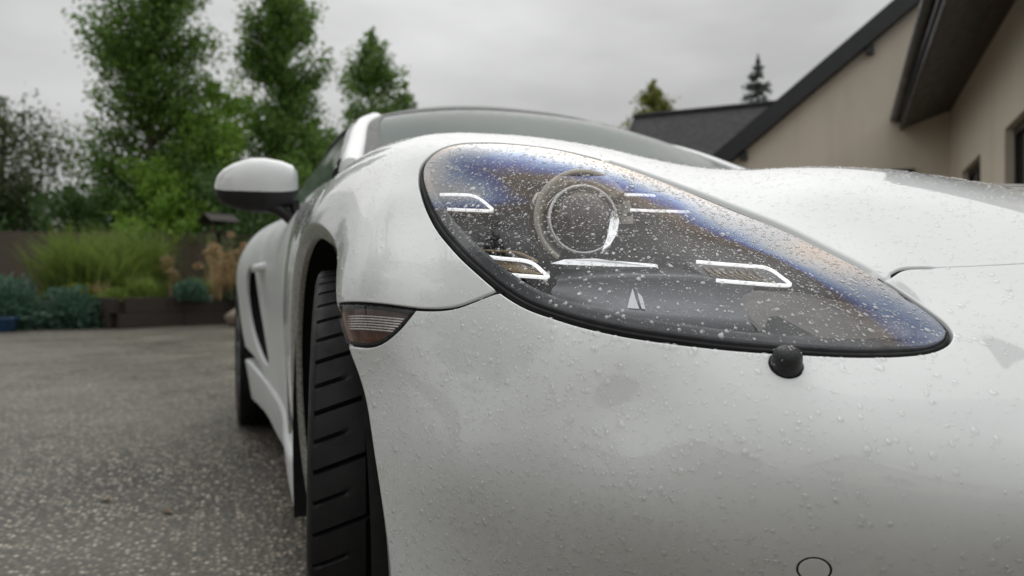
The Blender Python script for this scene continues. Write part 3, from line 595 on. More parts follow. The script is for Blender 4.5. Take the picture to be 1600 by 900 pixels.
for zz in np.linspace(z0 + .015, z1 - .013, 6):
    k = inside(NOSE.ab(ml), NOSE.ab(np.stack([np.linspace(-.87, -.81, 60), np.linspace(-.31, -.43, 60), np.full(60, zz)], 1)))
    q = NOSE.on(np.stack([np.linspace(-.87, -.81, 60), np.linspace(-.31, -.43, 60), np.full(60, zz)], 1))[k]
    if len(q) > 6:
        q = resample(q[2:-2], 12); ribs.append(tube_data(q - NOSE.N(NOSE.ab(q)) * .006, .0010, 5))
M_RIBS = plain('pale_reflector', (.85, .78, .74), .25, metal=.5, var=.2, scale=120)
mesh('reflector_ribs', *merge(ribs), M_RIBS, mk)
panel('tow_eye_cover', M_PAINT, car, NOSE, ring(TOW_COVER_AT[0], .0099, 36), h=.004, rim=((.0004, .0003), (.0006, .004)))
q0, q1 = ring(TOW_COVER_AT[0], .0138, 40), ring(TOW_COVER_AT[0], .0096, 40); nn = NOSE.N(NOSE.ab(TOW_COVER_AT[0]))[0]
mesh('cover_groove', *loft_data([q0 - nn * .004, q0 - nn * .0005, q1 - nn * .0005, q1 - nn * .004], True), M_VOID, car)
wa = np.array(WASHER_AT[0]); nn = NOSE.N(NOSE.ab(wa))[0]
ws = empty('headlight_washer', parent=car); tag(ws, 'black domed headlight washer nozzle below the headlight')
ax = Vector(nn * .45 + np.array([-.1, -.25, .85])).normalized(); rot = ax.to_track_quat('Z', 'Y').to_matrix()
v, f = lathe_data([(.0116, -.014), (.0114, -.001), (.0110, .004), (.0098, .0095), (.0080, .0128), (.0055, .0148), (.0028, .0156), (.0001, .0158)], 28)
v = v + rng.normal(0, .00018, v.shape); v[:, 0] *= 1 + .12 * np.clip(v[:, 2] / .0156, 0, 1)
mesh('nozzle_cap', np.array([tuple(rot @ Vector(p)) for p in v]) + wa - nn * .001, f, M_NOZZLE if 'M_NOZZLE' in globals() else plain('weathered_black_plastic', (.022, .024, .026), .38, var=.5, scale=220, bump=.2, rvar=.2), ws)
q0, q1, q2 = ring(wa, .0126, 36), ring(wa, .0112, 36), ring(wa, .0100, 36)
mesh('nozzle_gasket', *loft_data([q0 - nn * .004, q0 + nn * .0006, q1 + nn * .0012, q2 - nn * .003], True), M_RUBBER, ws)
bumper_vent = panel('air_intake', M_VOID, car, NOSE, even(inset(NOSE, vent, -.004)), h=.03, rim=None, shift=-.06)
slats = []
for zz in (.26, .295, .33):
    q = NOSE.on(np.stack([np.linspace(-.44, -.74, 20), np.linspace(-.79, -.58, 20), np.full(20, zz)], 1)); slats.append(tube_data(q - NOSE.N(NOSE.ab(q)) * .03, .004, 6))
mesh('intake_slats', *merge(slats), M_BLACK, car)
# ---------------------------------------------------------------- doors, rear wings, sills
def floop(pts, n, S=FLANK): return even(untangle(S, S.on(spline(pts, n, True))), .012)
def corner_loop(*sides):
    return chain(*[FLANK.on(spline(s_, max(8, int(length(np.array(s_)) / .012)))) for s_ in sides])
c1, c2, c3, c4 = (-.735, .627, .905), (-.745, 1.60, .925), (-.83, 1.40, .295), (-.84, .627, .29)
door_l = corner_loop([c1, (-.735, 1.1, .91), c2], [c2, (-.84, 1.57, .76), (-.84, 1.47, .5), c3], [c3, (-.835, 1.0, .29), c4], [c4, (-.85, .627, .6), c1])
door = panel('door', M_FILM, car, FLANK, even(untangle(FLANK, inset(FLANK, door_l, .004)), .015), h=.02)
d1, d2, d3, d4 = (-.745, 1.61, .925), (-.60, 3.32, .88), (-.76, 3.32, .20), (-.83, 1.41, .295)
ra0, ra1 = -20, 170
rarch = arch_snap(FLANK, arch_curve(FLANK, 8, 188, -.89, 70, 2.475), 2.475)
quarter_l = chain(FLANK.on(spline([d1, (-.735, 2.1, .945), (-.70, 2.6, .94), d2], 110)), FLANK.on(spline([d2, (-.77, 3.32, .55), d3], 40)), FLANK.on(spline([d3, (-.80, 3.1, .19), tuple(rarch[-1])], 30)),
                  rarch[::-1], FLANK.on(spline([tuple(rarch[0]), (-.85, 1.85, .36), (-.84, 1.6, .31), d4], 40)), FLANK.on(spline([d4, (-.84, 1.48, .5), (-.84, 1.58, .76), d1], 50)))
intake = FLANK.on(spline([(-.84, 1.50, .37), (-.84, 1.545, .46), (-.84, 1.60, .57), (-.84, 1.665, .68), (-.85, 1.77, .72), (-.86, 1.88, .70), (-.87, 1.91, .60), (-.87, 1.86, .47), (-.85, 1.70, .372)], 90, True))
quarter = panel('rear_wing', M_FILM, car, FLANK, even(untangle(FLANK, inset(FLANK, quarter_l, .003)), .015), [even(intake, .012)], h=.02, special=arch_rim(2.475))
ii = even(inset(FLANK, intake, -.006), .012)
panel('side_intake', M_VOID, car, FLANK, ii, h=.03, rim=((0, -.06),), shift=-.07)
mesh('intake_blade', *tube_data(FLANK.on(spline([(-.85, 1.60, .40), (-.85, 1.70, .54), (-.85, 1.74, .66)], 20)) - np.array([-.03, 0, 0]), .006, 6), M_BLACK, car)
sl = chain(FLANK.on(spline([(-.83, .47, .282), (-.835, 1.0, .285), (-.835, 1.6, .295), (-.85, 2.07, .34)], 110)), FLANK.on(spline([(-.85, 2.07, .34), (-.84, 2.09, .17)], 14)),
           FLANK.on(spline([(-.84, 2.09, .17), (-.80, 1.2, .16), (-.82, .445, .16)], 110)), FLANK.on(spline([(-.82, .445, .16), (-.83, .47, .282)], 10)))
panel('sill', M_FILM, car, FLANK, even(untangle(FLANK, inset(FLANK, sl, .002)), .014), h=.018, rim=((.002, .001), (.005, .004), (.006, .012), (.004, .06)), shift=.012)
hd = np.array([(-.853, 1.37, .715), (-.868, 1.40, .717), (-.878, 1.46, .718), (-.874, 1.53, .718), (-.853, 1.56, .716)])
hx = FLANK.on(hd); hp = hx + np.array([[.004, 0, 0], [-.016, 0, 0], [-.026, 0, 0], [-.020, 0, 0], [.004, 0, 0]])
tube('handle', spline(hp, 24), .0125, M_PAINT, door, seg=10, flat=1.15)
for nm, o in (('tail', None),):
    tl = FLANK.on(np.stack([-.75 * np.cos(np.linspace(-.35, 1.57, 30)), np.full(30, 3.32), .45 + .5 * np.sin(np.linspace(-.35, 1.57, 30))], 1)); tl = np.vstack([tl, tl[::-1] * [-1, 1, 1]])
    rows = [tl, (tl - [0, 0, .5]) * [.92, 1, .9] + [0, .09, .5], (tl - [0, 0, .5]) * [.5, 1, .5] + [0, .13, .5], (tl - [0, 0, .5]) * [.02, 1, .02] + [0, .135, .5]]
    mesh('rear_bumper', *loft_data(rows, True), M_PAINT, car)
dk = chain(FLANK.on(spline([(-.745, .64, .905), (-.742, 1.6, .925), (-.735, 2.1, .945), (-.70, 2.6, .94), (-.60, 3.32, .88)], 90)), FLANK.on(spline([(-.60, 3.32, .88), (-.3, 3.32, .90), (0, 3.32, .90)], 30)),
           FLANK.on(np.stack([np.zeros(70), np.linspace(3.32, .64, 70), np.full(70, 1.)], 1)) * [0, 1, 1], FLANK.on(spline([(0, .64, .95), (-.4, .64, .93), (-.745, .64, .905)], 30)))
panel('rear_deck', M_PAINT, car, FLANK, even(dk, .03), h=.04, both=True, rim=None, shift=-.004)
# ---------------------------------------------------------------- cabin
M_GLASS, nt, b = nodes_of('wet_car_glass'); t = NT(nt)
t.l(t.mix(t.noise(5, 4, .6), (.060, .088, .078), (.085, .118, .105)), b.inputs['Base Color'])
t.l(t.rng(t.noise(30, 5, .7), .3, .7, .10, .22), b.inputs['Roughness']); b.inputs['IOR'].default_value = 1.28; b.inputs['Specular IOR Level'].default_value = .10
rail = spline([(-.715, .58, .925), (-.665, .78, 1.02), (-.607, 1.0, 1.123), (-.535, 1.16, 1.186)], 40)
rail2 = spline([(-.535, 1.16, 1.186), (-.55, 1.5, 1.212), (-.562, 1.9, 1.185), (-.59, 2.3, 1.105), (-.62, 2.75, 1.0), (-.60, 3.05, .945)], 60)
mid1 = spline([(0, .33, .90), (0, .60, 1.03), (0, .88, 1.165), (0, 1.15, 1.262)], 40); mid2 = spline([(0, 1.15, 1.262), (0, 1.5, 1.291), (0, 1.9, 1.268), (0, 2.3, 1.19), (0, 2.75, 1.05), (0, 3.05, .97)], 60)
def rows_between(r_, m_, lo, hi, n):
    s_ = np.linspace(lo, hi, n); out_ = []
    for a, c_ in zip(r_, m_):
        k = np.abs(s_); out_.append(np.stack([s_ * -a[0] * -1 * -1, c_[1] + (a[1] - c_[1]) * k ** 2, c_[2] + (a[2] - c_[2]) * k ** 2.4], 1))
    return np.array(out_)
W_ = rows_between(rail, mid1, -.90, .90, 60)
v, f = loft_data(W_[:38]); scr = mesh('windscreen', v, f, M_GLASS, car)
for lo, hi in ((-.955, -.895), (.895, .955)):
    v, f = loft_data(rows_between(rail, mid1, lo, hi, 6) + [0, -.001, .002]); mesh('screen_border', v, f, M_BLACK, scr)
v, f = loft_data(rows_between(rail, mid1, -.955, .955, 60)[35:] + [0, -.001, .002]); mesh('screen_border', v, f, M_BLACK, scr)
R_ = rows_between(rail2, mid2, -1, 1, 60); v, f = loft_data(R_); roof = mesh('roof', v, f, M_PAINT, car)
full = np.vstack([rail, rail2[1:]])
def fat(path, w, h): return tube_data(path, 1, 10, flat=1, up=(0, 0, 1))
for sgn in (1, -1):
    pth = full[:70] * [sgn, 1, 1]; rr = np.r_[np.linspace(.030, .027, 40), np.linspace(.027, .022, 30)]
    tube('pillar', pth + [0.016 * sgn, 0, -.008], rr, M_PAINT, car, seg=14)
    belt = np.stack([np.interp(full[4:78, 1], [.6, 1.6, 2.1, 2.6, 3.2], [-.735, -.742, -.735, -.70, -.62]), full[4:78, 1], np.interp(full[4:78, 1], [.6, 1.6, 2.1, 2.6, 3.2], [.90, .92, .94, .94, .90])], 1) * [sgn, 1, 1]
    top = full[4:78] * [sgn, 1, 1]; rows = [top * (1 - q) + belt * q + np.array([-.012 * math.sin(q * 3.14) * sgn, 0, 0]) for q in np.linspace(0, 1, 8)]
    v, f = loft_data(rows); mesh('side_window', v, f, M_GLASS, car)
    tube('window_trim', top + [-.012 * sgn, 0, -.012], .012, M_GLOSSBLACK, car, seg=8)
# ---------------------------------------------------------------- door mirror
mr = empty('door_mirror', parent=car); tag(mr, 'white capped door mirror on a forked black foot')
xs = np.array([-.783, -.788, -.80, -.83, -.87, -.91, -.95, -.975, -.990, -.997]); hh = np.array([.012, .040, .054, .064, .069, .067, .056, .043, .028, .006]); dd = np.array([.02, .045, .055, .06, .062, .06, .052, .04, .026, .006])
xi = np.r_[np.linspace(-.783, -.80, 6), np.linspace(-.805, -.975, 22), np.linspace(-.98, -.997, 6)]; o_ = np.argsort(-xs)
hh_i = np.interp(-xi, -xs, hh); dd_i = np.interp(-xi, -xs, dd); zc = .925 - .010 * ((xi + .87) / .1) ** 2 * (xi < -.87)
a = np.linspace(0, 2 * np.pi, 40, endpoint=False); rows = []
for x_, h_, d_, z_ in zip(xi, hh_i, dd_i, zc):
    ca, sa = np.cos(a), np.sin(a); yy = d_ * np.sign(ca) * np.abs(ca) ** .85; zz = h_ * np.sign(sa) * np.abs(sa) ** .8 * np.where(sa < 0, 1.16, 1)
    rows.append(np.stack([np.full(40, x_), .935 + np.where(yy > 0, yy * .55, yy), z_ + zz - .012 * (sa < 0) * np.abs(sa) * 0], 1))
v, f = loft_data(rows, True); low_ = lambda k: 22 <= k % 40 <= 37                      # faces below the trim line, counted round each section
mesh('mirror_cap', v, [q for k, q in enumerate(f) if not low_(k)], M_PAINT, mr)
mesh('mirror_housing', v, [q for k, q in enumerate(f) if low_(k)], M_BLACK, mr)
mesh('trim_line', *tube_data(np.array([r_[22] for r_ in rows[3:-2]]), .0022, 5), M_GLOSSBLACK, mr)
mesh('mirror_foot', *merge([tube_data(spline([(-.885, .92, .868), (-.85, .915, .862), (-.82, .91, .842), (-.795, .91, .818)], 16), np.linspace(.020, .015, 16), 10), tube_data(spline([(-.80, .93, .885), (-.792, .925, .862), (-.785, .92, .825)], 12), np.linspace(.016, .013, 12), 10)]), M_BLACK, mr)
mesh('mirror_glass', *loft_data([[(x_, .975, z_ + s_ * h_ * .7) for x_, h_, z_ in zip(xi[4:-4], hh_i[4:-4], zc[4:-4])] for s_ in (-1, 1)]), M_CHROME, mr)
# ---------------------------------------------------------------- wheels
M_TYRE, nt, b = nodes_of('tyre_rubber'); t = NT(nt)
c = t.mix(t.noise(40, 4, .6), (.006, .006, .0065), (.014, .014, .0145)); c = t.mix(t.rng(t.noise(9, 4, .7), .55, .75, 0, .5), c, (.03, .028, .025))
b.inputs['Specular IOR Level'].default_value = .22
t.l(c, b.inputs['Base Color']); t.l(t.rng(t.noise(25, 4, .6), .35, .65, .38, .62), b.inputs['Roughness']); t.bump(t.noise(600, 3), .25, .001, b)
M_RIM = plain('dark_silver_alloy', (.22, .22, .23), .3, metal=.9)
M_DISC = plain('brake_steel', (.4, .39, .38), .35, metal=1)
def tyre_data(W, R=.335, rb=.254, n_pitch=31, per=20):
    prof = [(rb, -.42), (rb + .006, -.47), (.285, -.497), (.305, -.500), (.318, -.494), (.3262, -.482), (.3300, -.468)]
    ww = np.linspace(-.45, .45, 37); tr_ = [(R - .0035 * (abs(w) / .45) ** 2.5, w) for w in ww]
    full_ = prof + tr_ + [(r, -w) for r, w in prof[::-1]]
    r = np.array([p[0] for p in full_]); w = np.array([p[1] for p in full_]); n = n_pitch * per
    th = np.arange(n) / n * 2 * np.pi; ph = np.arange(n) % per
    RR = np.repeat(r[None], n, 0); shear = np.where(np.abs(w) < .46, w * W * .9, np.sign(w) * .46 * W * .9)
    for g0 in (-.185, .0, .185):                                         # long grooves round the tread
        RR[:, np.abs(w - g0) < .016] -= .006
    side_o = (w < -.21) & (w > -.465); side_i = (w > .21) & (w < .465); mid_ = (np.abs(w) < .16) & (np.abs(w) > .03)
    long_ = np.isin(ph, (0,)); short_ = ph == per // 2
    RR[np.ix_(long_, side_o)] -= .0055; RR[np.ix_(short_, side_o & (w < -.32))] -= .004
    RR[np.ix_(long_, side_i)] -= .005; RR[np.ix_(np.isin(ph, (5, 6)), mid_ & (w < -.06))] -= .004; RR[np.ix_(np.isin(ph, (9, 10)), mid_ & (w > .06))] -= .004
    TH = th[:, None] + shear[None] / R * .35
    v = np.stack([np.broadcast_to(w * W, RR.shape), -RR * np.cos(TH), RR * np.sin(TH)], -1).reshape(-1, 3); m = len(r)
    i, j = np.meshgrid(np.arange(n), np.arange(m - 1), indexing='ij'); i2 = (i + 1) % n
    return v, np.stack([i * m + j, i * m + j + 1, i2 * m + j + 1, i2 * m + j], -1).reshape(-1, 4)
def make_wheel(W):
    w = empty('wheel', parent=car); v, f = tyre_data(W); ty = fast_mesh('tyre', v, f, M_TYRE, w, smooth=True)
    nb = ty.data; nb.set_sharp_from_angle(angle=rad(38))
    o = -W * .46
    parts = [lathe_data([(.256, o * .9), (.259, o), (.250, o), (.243, o * .85), (.235, 0), (.243, -o * .9), (.256, -o)], 60, 'x')]
    for k in range(10):
        a_ = k * math.pi / 5 + .1; ca, sa = math.cos(a_), math.sin(a_); q = spline([(o + .03, .045 * ca, .045 * sa), (o + .012, .15 * ca, .15 * sa), (o + .008, .245 * ca, .245 * sa)], 10)
        parts.append(tube_data(q, np.linspace(.017, .011, 10), 8, up=(1, 0, 0)))
    parts.append(lathe_data([(.001, o + .014), (.03, o + .014), (.06, o + .024), (.062, o + .06)], 30, 'x'))
    mesh('rim', *merge(parts), M_RIM, w)
    mesh('brake_disc', *lathe_data([(.05, o + .075), (.165, o + .075), (.165, o + .103), (.05, o + .103)], 40, 'x', True), M_DISC, w)
    return w
wf = make_wheel(.236); wf.location = (-.737, 0, .335); wf.rotation_euler = (0, 0, rad(-9.5))
wr = make_wheel(.266); wr.location = (-.764, 2.475, .335)
for w_, x_ in ((wf, .758), (wr, .764)):
    c = copy_tree(w_, car); c.location.x = x_; c.rotation_euler.z += math.pi
for yc, x0 in ((0., -.868), (2.475, -.895)):
    a = np.radians(np.linspace(-22, 203, 56)); rows = []
    for x_, R_ in ((x0 + .016, .386), (x0 + .05, .392), (x0 + .3, .395), (x0 + .34, .38), (x0 + .345, .02)): rows.append(np.stack([np.full(56, x_), yc - R_ * np.cos(a), AXLE_Z + R_ * np.sin(a)], 1))
    ln = mesh('wheel_arch_liner', *loft_data(rows), M_VOID, car); flip_tree(ln, car)
for x0, x1 in ((-.52, .52),):
    bm = bmesh.new(); box_bm(bm, (0, 1.25, .20), (1.0, 4.0, .10)); bm_obj('underbody', bm, M_VOID, car)
for o in (fender, hl, mk, ws, door, quarter, mr): flip_tree(o, car)
for nm in ('sill', 'side_intake', 'intake_blade', 'air_intake', 'intake_slats'):
    for o in [x for x in car.children if x.name.split('.')[0] == nm]: flip_tree(o, car)
# ================================================================ the place
# site(r, d, z): r metres to the right and d metres ahead of the spot on the drive in front of the car
RX, FY = np.array([math.cos(YAW), -math.sin(YAW), 0]), np.array([math.sin(YAW), math.cos(YAW), 0])
SPOT = np.array([CAM[0], CAM[1], 0])
def site(r, d, z=0.): return SPOT + RX * r + FY * d + np.array([0, 0, z])
# ---- ground
M_GRAVEL, nt, b = nodes_of('resin_bound_gravel'); t = NT(nt)
vo = t.n('TexVoronoi', feature='F1'); vo.inputs['Scale'].default_value = 74; t.l(t.n('TexCoord').outputs['Object'], vo.inputs['Vector'])
sep = t.n('SeparateColor'); t.l(vo.outputs['Color'], sep.inputs[0])
c = t.ramp(sep.outputs[0], [(0, (.022, .019, .015)), (.34, (.10, .085, .062)), (.6, (.29, .25, .185)), (.84, (.58, .51, .40)), (1, (.85, .79, .68))])
c = t.mix(t.rng(vo.outputs['Distance'], .22, .52, 0, .95), c, (.012, .011, .010))
c = t.mix(t.rng(t.noise(.9, 5, .6), .35, .7, 0, .4), c, (.33, .30, .25))
t.l(c, b.inputs['Base Color']); t.l(t.rng(t.noise(2.2, 4, .6), .3, .7, .32, .55), b.inputs['Roughness'])
bp = t.n('Bump'); bp.inputs['Strength'].default_value = .8; bp.inputs['Distance'].default_value = .004; bp.invert = True
t.l(vo.outputs['Distance'], bp.inputs['Height']); t.l(bp.outputs[0], b.inputs['Normal'])
g = np.concatenate([-np.geomspace(600, 4, 14), np.linspace(-3, 3, 7), np.geomspace(4, 600, 14)]); n = len(g)
v = np.stack(np.meshgrid(g, g), -1).reshape(-1, 2); v = np.c_[v, np.zeros(len(v))]
f = [(i * n + j, i * n + j + 1, (i + 1) * n + j + 1, (i + 1) * n + j) for i in range(n - 1) for j in range(n - 1)]
tag(mesh('ground', v, f, M_GRAVEL), kind='structure')
M_SOIL = plain('bed_soil', (.035, .026, .018), .9, var=.5, scale=14, bump=.6)
M_TIMBER, nt, b = nodes_of('dark_sleeper_timber'); t = NT(nt)
gr = t.noise(1, 5, .65, vec=t.mapping((2, 22, 40)))
t.l(t.mix(gr, (.018, .013, .010), (.062, .046, .036)), b.inputs['Base Color']); b.inputs['Roughness'].default_value = .6; t.bump(gr, .5, .01, b)
M_SLAT, nt, b = nodes_of('weathered_slat_timber'); t = NT(nt)
gr = t.noise(1, 4, .6, vec=t.mapping((3, 30, 30))); t.l(t.mix(gr, (.085, .068, .05), (.20, .16, .12)), b.inputs['Base Color']); b.inputs['Roughness'].default_value = .7
# ---- raised bed of sleepers
C0 = np.array([-6.15, 11.0]); dR = np.array([.518, .855]); dL = np.array([-.855, .518])
bed = empty('raised_bed', tuple(site(*C0))); tag(bed, 'low raised bed of dark timber sleepers below the fence', 'planter')
def oriented(name, p, q, z0, z1, th, mat, parent, off, bevel=.006):
    a, b_ = site(*p), site(*q); m = (a + b_) / 2; L = np.linalg.norm(b_ - a); ang = math.atan2(b_[1] - a[1], b_[0] - a[0])
    bm = bmesh.new(); box_bm(bm, (0, 0, 0), (L, th, z1 - z0)); o = bm_obj(name, bm, mat, parent, bevel=bevel)
    o.location = tuple(m + np.array([0, 0, (z0 + z1) / 2]) - np.array(off)); o.rotation_euler = (0, 0, ang); return o
boff = site(*C0)
for z0 in (0., .244):
    e0 = .0 if z0 == 0 else .10
    ks = [e0, 1.1 - (.3 if z0 else 0), 2.0, 2.9]
    for k in range(3): oriented('sleeper', C0 + dR * (ks[k] + .004), C0 + dR * (ks[k + 1] - .004), z0, z0 + .24, .10, M_TIMBER, bed, boff)
    ks = [.10 - e0 + .0, 1.0 + z0, 2.0]
    for k in range(2): oriented('sleeper', C0 + dL * (ks[k] + .06), C0 + dL * (ks[k + 1] - .004), z0, z0 + .24, .10, M_TIMBER, bed, boff)
q = [C0 + dR * .05 + dL * .05, C0 + dR * 2.9 + dL * .05, C0 + dR * 2.9 + dL * 2.0, C0 + dR * .05 + dL * 2.0]
v = [site(*p, .0) - boff for p in q] + [site(*p, .43) - boff for p in q]
mesh('soil', v, [(4, 5, 6, 7), (0, 1, 5, 4), (1, 2, 6, 5), (2, 3, 7, 6), (3, 0, 4, 7)], M_SOIL, bed, smooth=False)
# ---- edging line of setts across the drive
M_SETT = plain('dark_stone_sett', (.055, .052, .05), .6, var=.4, scale=20, bump=.3)
a = site(-9.5, 10.1); e_ = site(-1.0, 11.6); L = np.linalg.norm(e_ - a)
ed = empty('edging_strip', tuple(a)); tag(ed, 'thin flush line of dark stone setts in front of the raised bed', 'edging')
ed.rotation_euler = (0, 0, math.atan2(e_[1] - a[1], e_[0] - a[0])); bm = bmesh.new(); box_bm(bm, (0, 0, 0), (.195, .11, .03)); st0 = None
for k in range(int(L / .2)):
    if st0 is None: st0 = bm_obj('sett', bm, M_SETT, ed, bevel=.006); o = st0
    else: o = st0.copy(); COL.objects.link(o)
    o.location = (k * .2 + .1, random.uniform(-.003, .003), random.uniform(-.008, -.004))
# ---- slatted fence
def fence(p, q, h, label):
    a, e_ = site(*p), site(*q); L = np.linalg.norm(e_ - a); fe = empty('slatted_fence', tuple(a)); fe.rotation_euler = (0, 0, math.atan2(e_[1] - a[1], e_[0] - a[0]))
    tag(fe, label, 'fence'); bm = bmesh.new(); box_bm(bm, (0, 0, 0), (L, .02, .044)); s0 = bm_obj('slat', bm, M_SLAT, fe)
    for k in range(int(h / .062)):
        o = s0 if k == 0 else s0.copy()
        if k: COL.objects.link(o)
        o.location = (L / 2, random.uniform(-.003, .003), .06 + k * .062)
    bm = bmesh.new(); box_bm(bm, (0, 0, 0), (.09, .09, h + .04)); p0 = bm_obj('post', bm, M_TIMBER, fe); n = int(L / 1.8) + 1
    for k in range(n + 1):
        o = p0 if k == 0 else p0.copy()
        if k: COL.objects.link(o)
        o.location = (L * k / n, .07, h / 2 + .02)
    bm = bmesh.new(); box_bm(bm, (L / 2, .03, h / 2), (L, .006, h)); bm_obj('backing_board', bm, plain('fence_backing', (.006, .005, .004), .9), fe)
fence((-14.5, 13.2), (-2.0, 15.3), 1.78, 'brown horizontal slat fence behind the planted bed')
# ---------------------------------------------------------------- plants
def leaf_mat(name, dark, light, trans=.35, rough=.45):
    m = bpy.data.materials.new(name); m.use_nodes = True; nt = m.node_tree; b = nt.nodes['Principled BSDF']; t = NT(nt)
    ge = t.n('NewGeometry'); col = t.mix(ge.outputs['Random Per Island'], dark, light)
    col = t.mix(t.rng(t.noise(1.6, 3, .6), .35, .65, 0, .55), col, tuple((a + b_) / 2 for a, b_ in zip(dark, light)))
    t.l(col, b.inputs['Base Color']); b.inputs['Roughness'].default_value = rough
    tl = t.n('BsdfTranslucent'); t.l(t.mix(.5, col, tuple(min(1, x * 1.6) for x in light)), tl.inputs['Color'])
    mx = t.n('MixShader'); mx.inputs[0].default_value = trans; o = nt.nodes['Material Output']
    t.l(b.outputs[0], mx.inputs[1]); t.l(tl.outputs[0], mx.inputs[2]); t.l(mx.outputs[0], o.inputs['Surface']); return m
M_BARK = plain('bark', (.07, .055, .042), .85, var=.4, scale=18, bump=.7)
M_HORN = leaf_mat('tall_tree_leaf', (.032, .08, .014), (.20, .335, .062))
M_DARKLEAF = leaf_mat('dark_shrub_leaf', (.028, .075, .02), (.14, .25, .07))
M_LIME = leaf_mat('bright_shrub_leaf', (.09, .20, .025), (.32, .50, .08), .45)
M_OLIVE = leaf_mat('olive_tree_leaf', (.045, .07, .025), (.12, .165, .06))
M_GOLD = leaf_mat('golden_conifer_leaf', (.09, .12, .015), (.28, .30, .045), .2)
M_SPRUCE = leaf_mat('spruce_needle', (.012, .032, .022), (.045, .075, .055), .1)
M_GRASS = leaf_mat('garden_grass', (.06, .11, .02), (.27, .36, .085), .4)
M_BLUEGREEN = leaf_mat('blue_green_leaf', (.045, .105, .075), (.13, .235, .165), .25)
M_STRAW = leaf_mat('dry_straw', (.26, .18, .09), (.62, .47, .26), .25)
M_YELLOW = leaf_mat('yellow_green_leaf', (.12, .18, .015), (.36, .38, .03), .4)
def leaves(pts, size, jit=.35, droop=0., aspect=.55, up=None):
    """one bent rhombus of four corners per point; returns verts (n*4), quads"""
    n = len(pts); d = rng.normal(size=(n, 3)); d[:, 2] -= droop; d /= np.linalg.norm(d, axis=1)[:, None]
    if up is not None: d = d * .6 + up; d /= np.linalg.norm(d, axis=1)[:, None]
    w = np.cross(d, rng.normal(size=(n, 3))); w /= np.linalg.norm(w, axis=1)[:, None] + 1e-9; nn = np.cross(d, w)
    s = (size * (1 + jit * rng.normal(size=n)).clip(.4, 1.8))[:, None]
    v = np.stack([pts, pts + d * s * .5 + w * s * aspect * .5 + nn * s * .06, pts + d * s - nn * s * .05, pts + d * s * .5 - w * s * aspect * .5 + nn * s * .06], 1).reshape(-1, 3)
    return v, np.arange(4 * n).reshape(-1, 4)
def tree(name, label, cat, r, d, h, prof, n, leaf, mat, group=None, trunk=.10, limbs=46, base=.5, rise=.9, spread=.22, sparse=0.):
    """prof: (relative height, radius) pairs giving the envelope"""
    o = empty(name, tuple(site(r, d))); tag(o, label, cat, group)
    zz = np.linspace(0, h * .96, 14); wob = np.cumsum(rng.normal(0, .02, (14, 2)), 0) * (h / 8)
    tr_ = np.c_[wob, zz]; parts = [tube_data(tr_, np.linspace(trunk, .012, 14), 8)]; tips = []
    pz, pr = np.array(prof).T
    for k in range(limbs):
        z0 = h * (base / h + (1 - base / h) * rng.random() ** .85 * .97); a = rng.random() * 2 * np.pi; R = np.interp(min(1, (z0 + .3) / h), pz, pr) * rng.uniform(.55, 1.08)
        s_ = np.array([np.interp(z0, zz, tr_[:, 0]), np.interp(z0, zz, tr_[:, 1]), z0]); e_ = s_ + [R * math.cos(a), R * math.sin(a), R * rise * rng.uniform(.5, 1.4)]
        e_[2] = min(e_[2], h); m_ = (s_ + e_) / 2 + [0, 0, -.08 * R]; pth = spline([s_, m_, e_], 9); parts.append(tube_data(pth, np.linspace(.030 * trunk / .1, .006, 9), 5)); tips.append((pth, R))
    mesh('trunk', *merge(parts), M_BARK, o)
    w = np.array([x[1] for x in tips]) ** 1.2; w /= w.sum(); ids = rng.choice(len(tips), n, p=w); u = rng.random(n) ** .6; P_ = np.empty((n, 3))
    for i, (pth, R) in enumerate(tips):
        k = ids == i
        if not k.any(): continue
        q = np.stack([np.interp(u[k] * 8, np.arange(9), pth[:, c_]) for c_ in range(3)], 1); cl = rng.integers(0, 5, k.sum())
        cen_ = rng.normal(0, R * spread * .8, (5, 3)); P_[k] = q + cen_[cl] + rng.normal(0, R * spread * .45, (k.sum(), 3))
    P_[:, 2] = np.maximum(P_[:, 2], .05)
    v, f = leaves(P_, leaf, droop=.4); cr = fast_mesh('crown', v, f, mat, o); return o
COLUMN = [(0, .25), (.1, .7), (.25, 1.0), (.45, .98), (.65, .82), (.82, .55), (.93, .30), (1, .05)]
def col(R): return [(a, b_ * R) for a, b_ in COLUMN]
BUSH = [(0, .75), (.3, 1.), (.6, .95), (.85, .6), (1, .15)]
def bush(R): return [(a, b_ * R) for a, b_ in BUSH]
TG = 'tall trees behind the fence'
tree('tall_tree', 'broad dense leafy tree, the leftmost of the tall columnar trees', 'tree', -8.2, 16, 12.2, col(1.28), 52000, .092, M_HORN, TG, .13, 190, spread=.24)
tree('tall_tree', 'tall columnar tree directly above the door mirror', 'tree', -6.0, 18, 9.9, col(1.22), 38000, .097, M_HORN, TG, .12, 150, spread=.24)
tree('tall_tree', 'narrow pointed tree just left of the car roof', 'tree', -3.95, 20, 8.2, col(1.2), 28000, .097, M_HORN, TG, .1, 130, spread=.24)
tree('tall_tree', 'short pointed treetop peeping over the car roof edge', 'tree', -3.15, 20.5, 6.8, col(1.0), 14000, .095, M_HORN, TG, .08, 70)
tree('tall_tree', 'bright green bushy tree filling the gap between two tall columnar trees', 'tree', -7.0, 16.6, 5.6, bush(1.2), 17000, .095, M_LIME, TG, .1, 50, spread=.3)
tree('tall_tree', 'lower leafy tree between door mirror and car roof', 'tree', -4.9, 17.2, 4.8, bush(1.1), 14000, .095, M_HORN, TG, .1, 46, spread=.3)
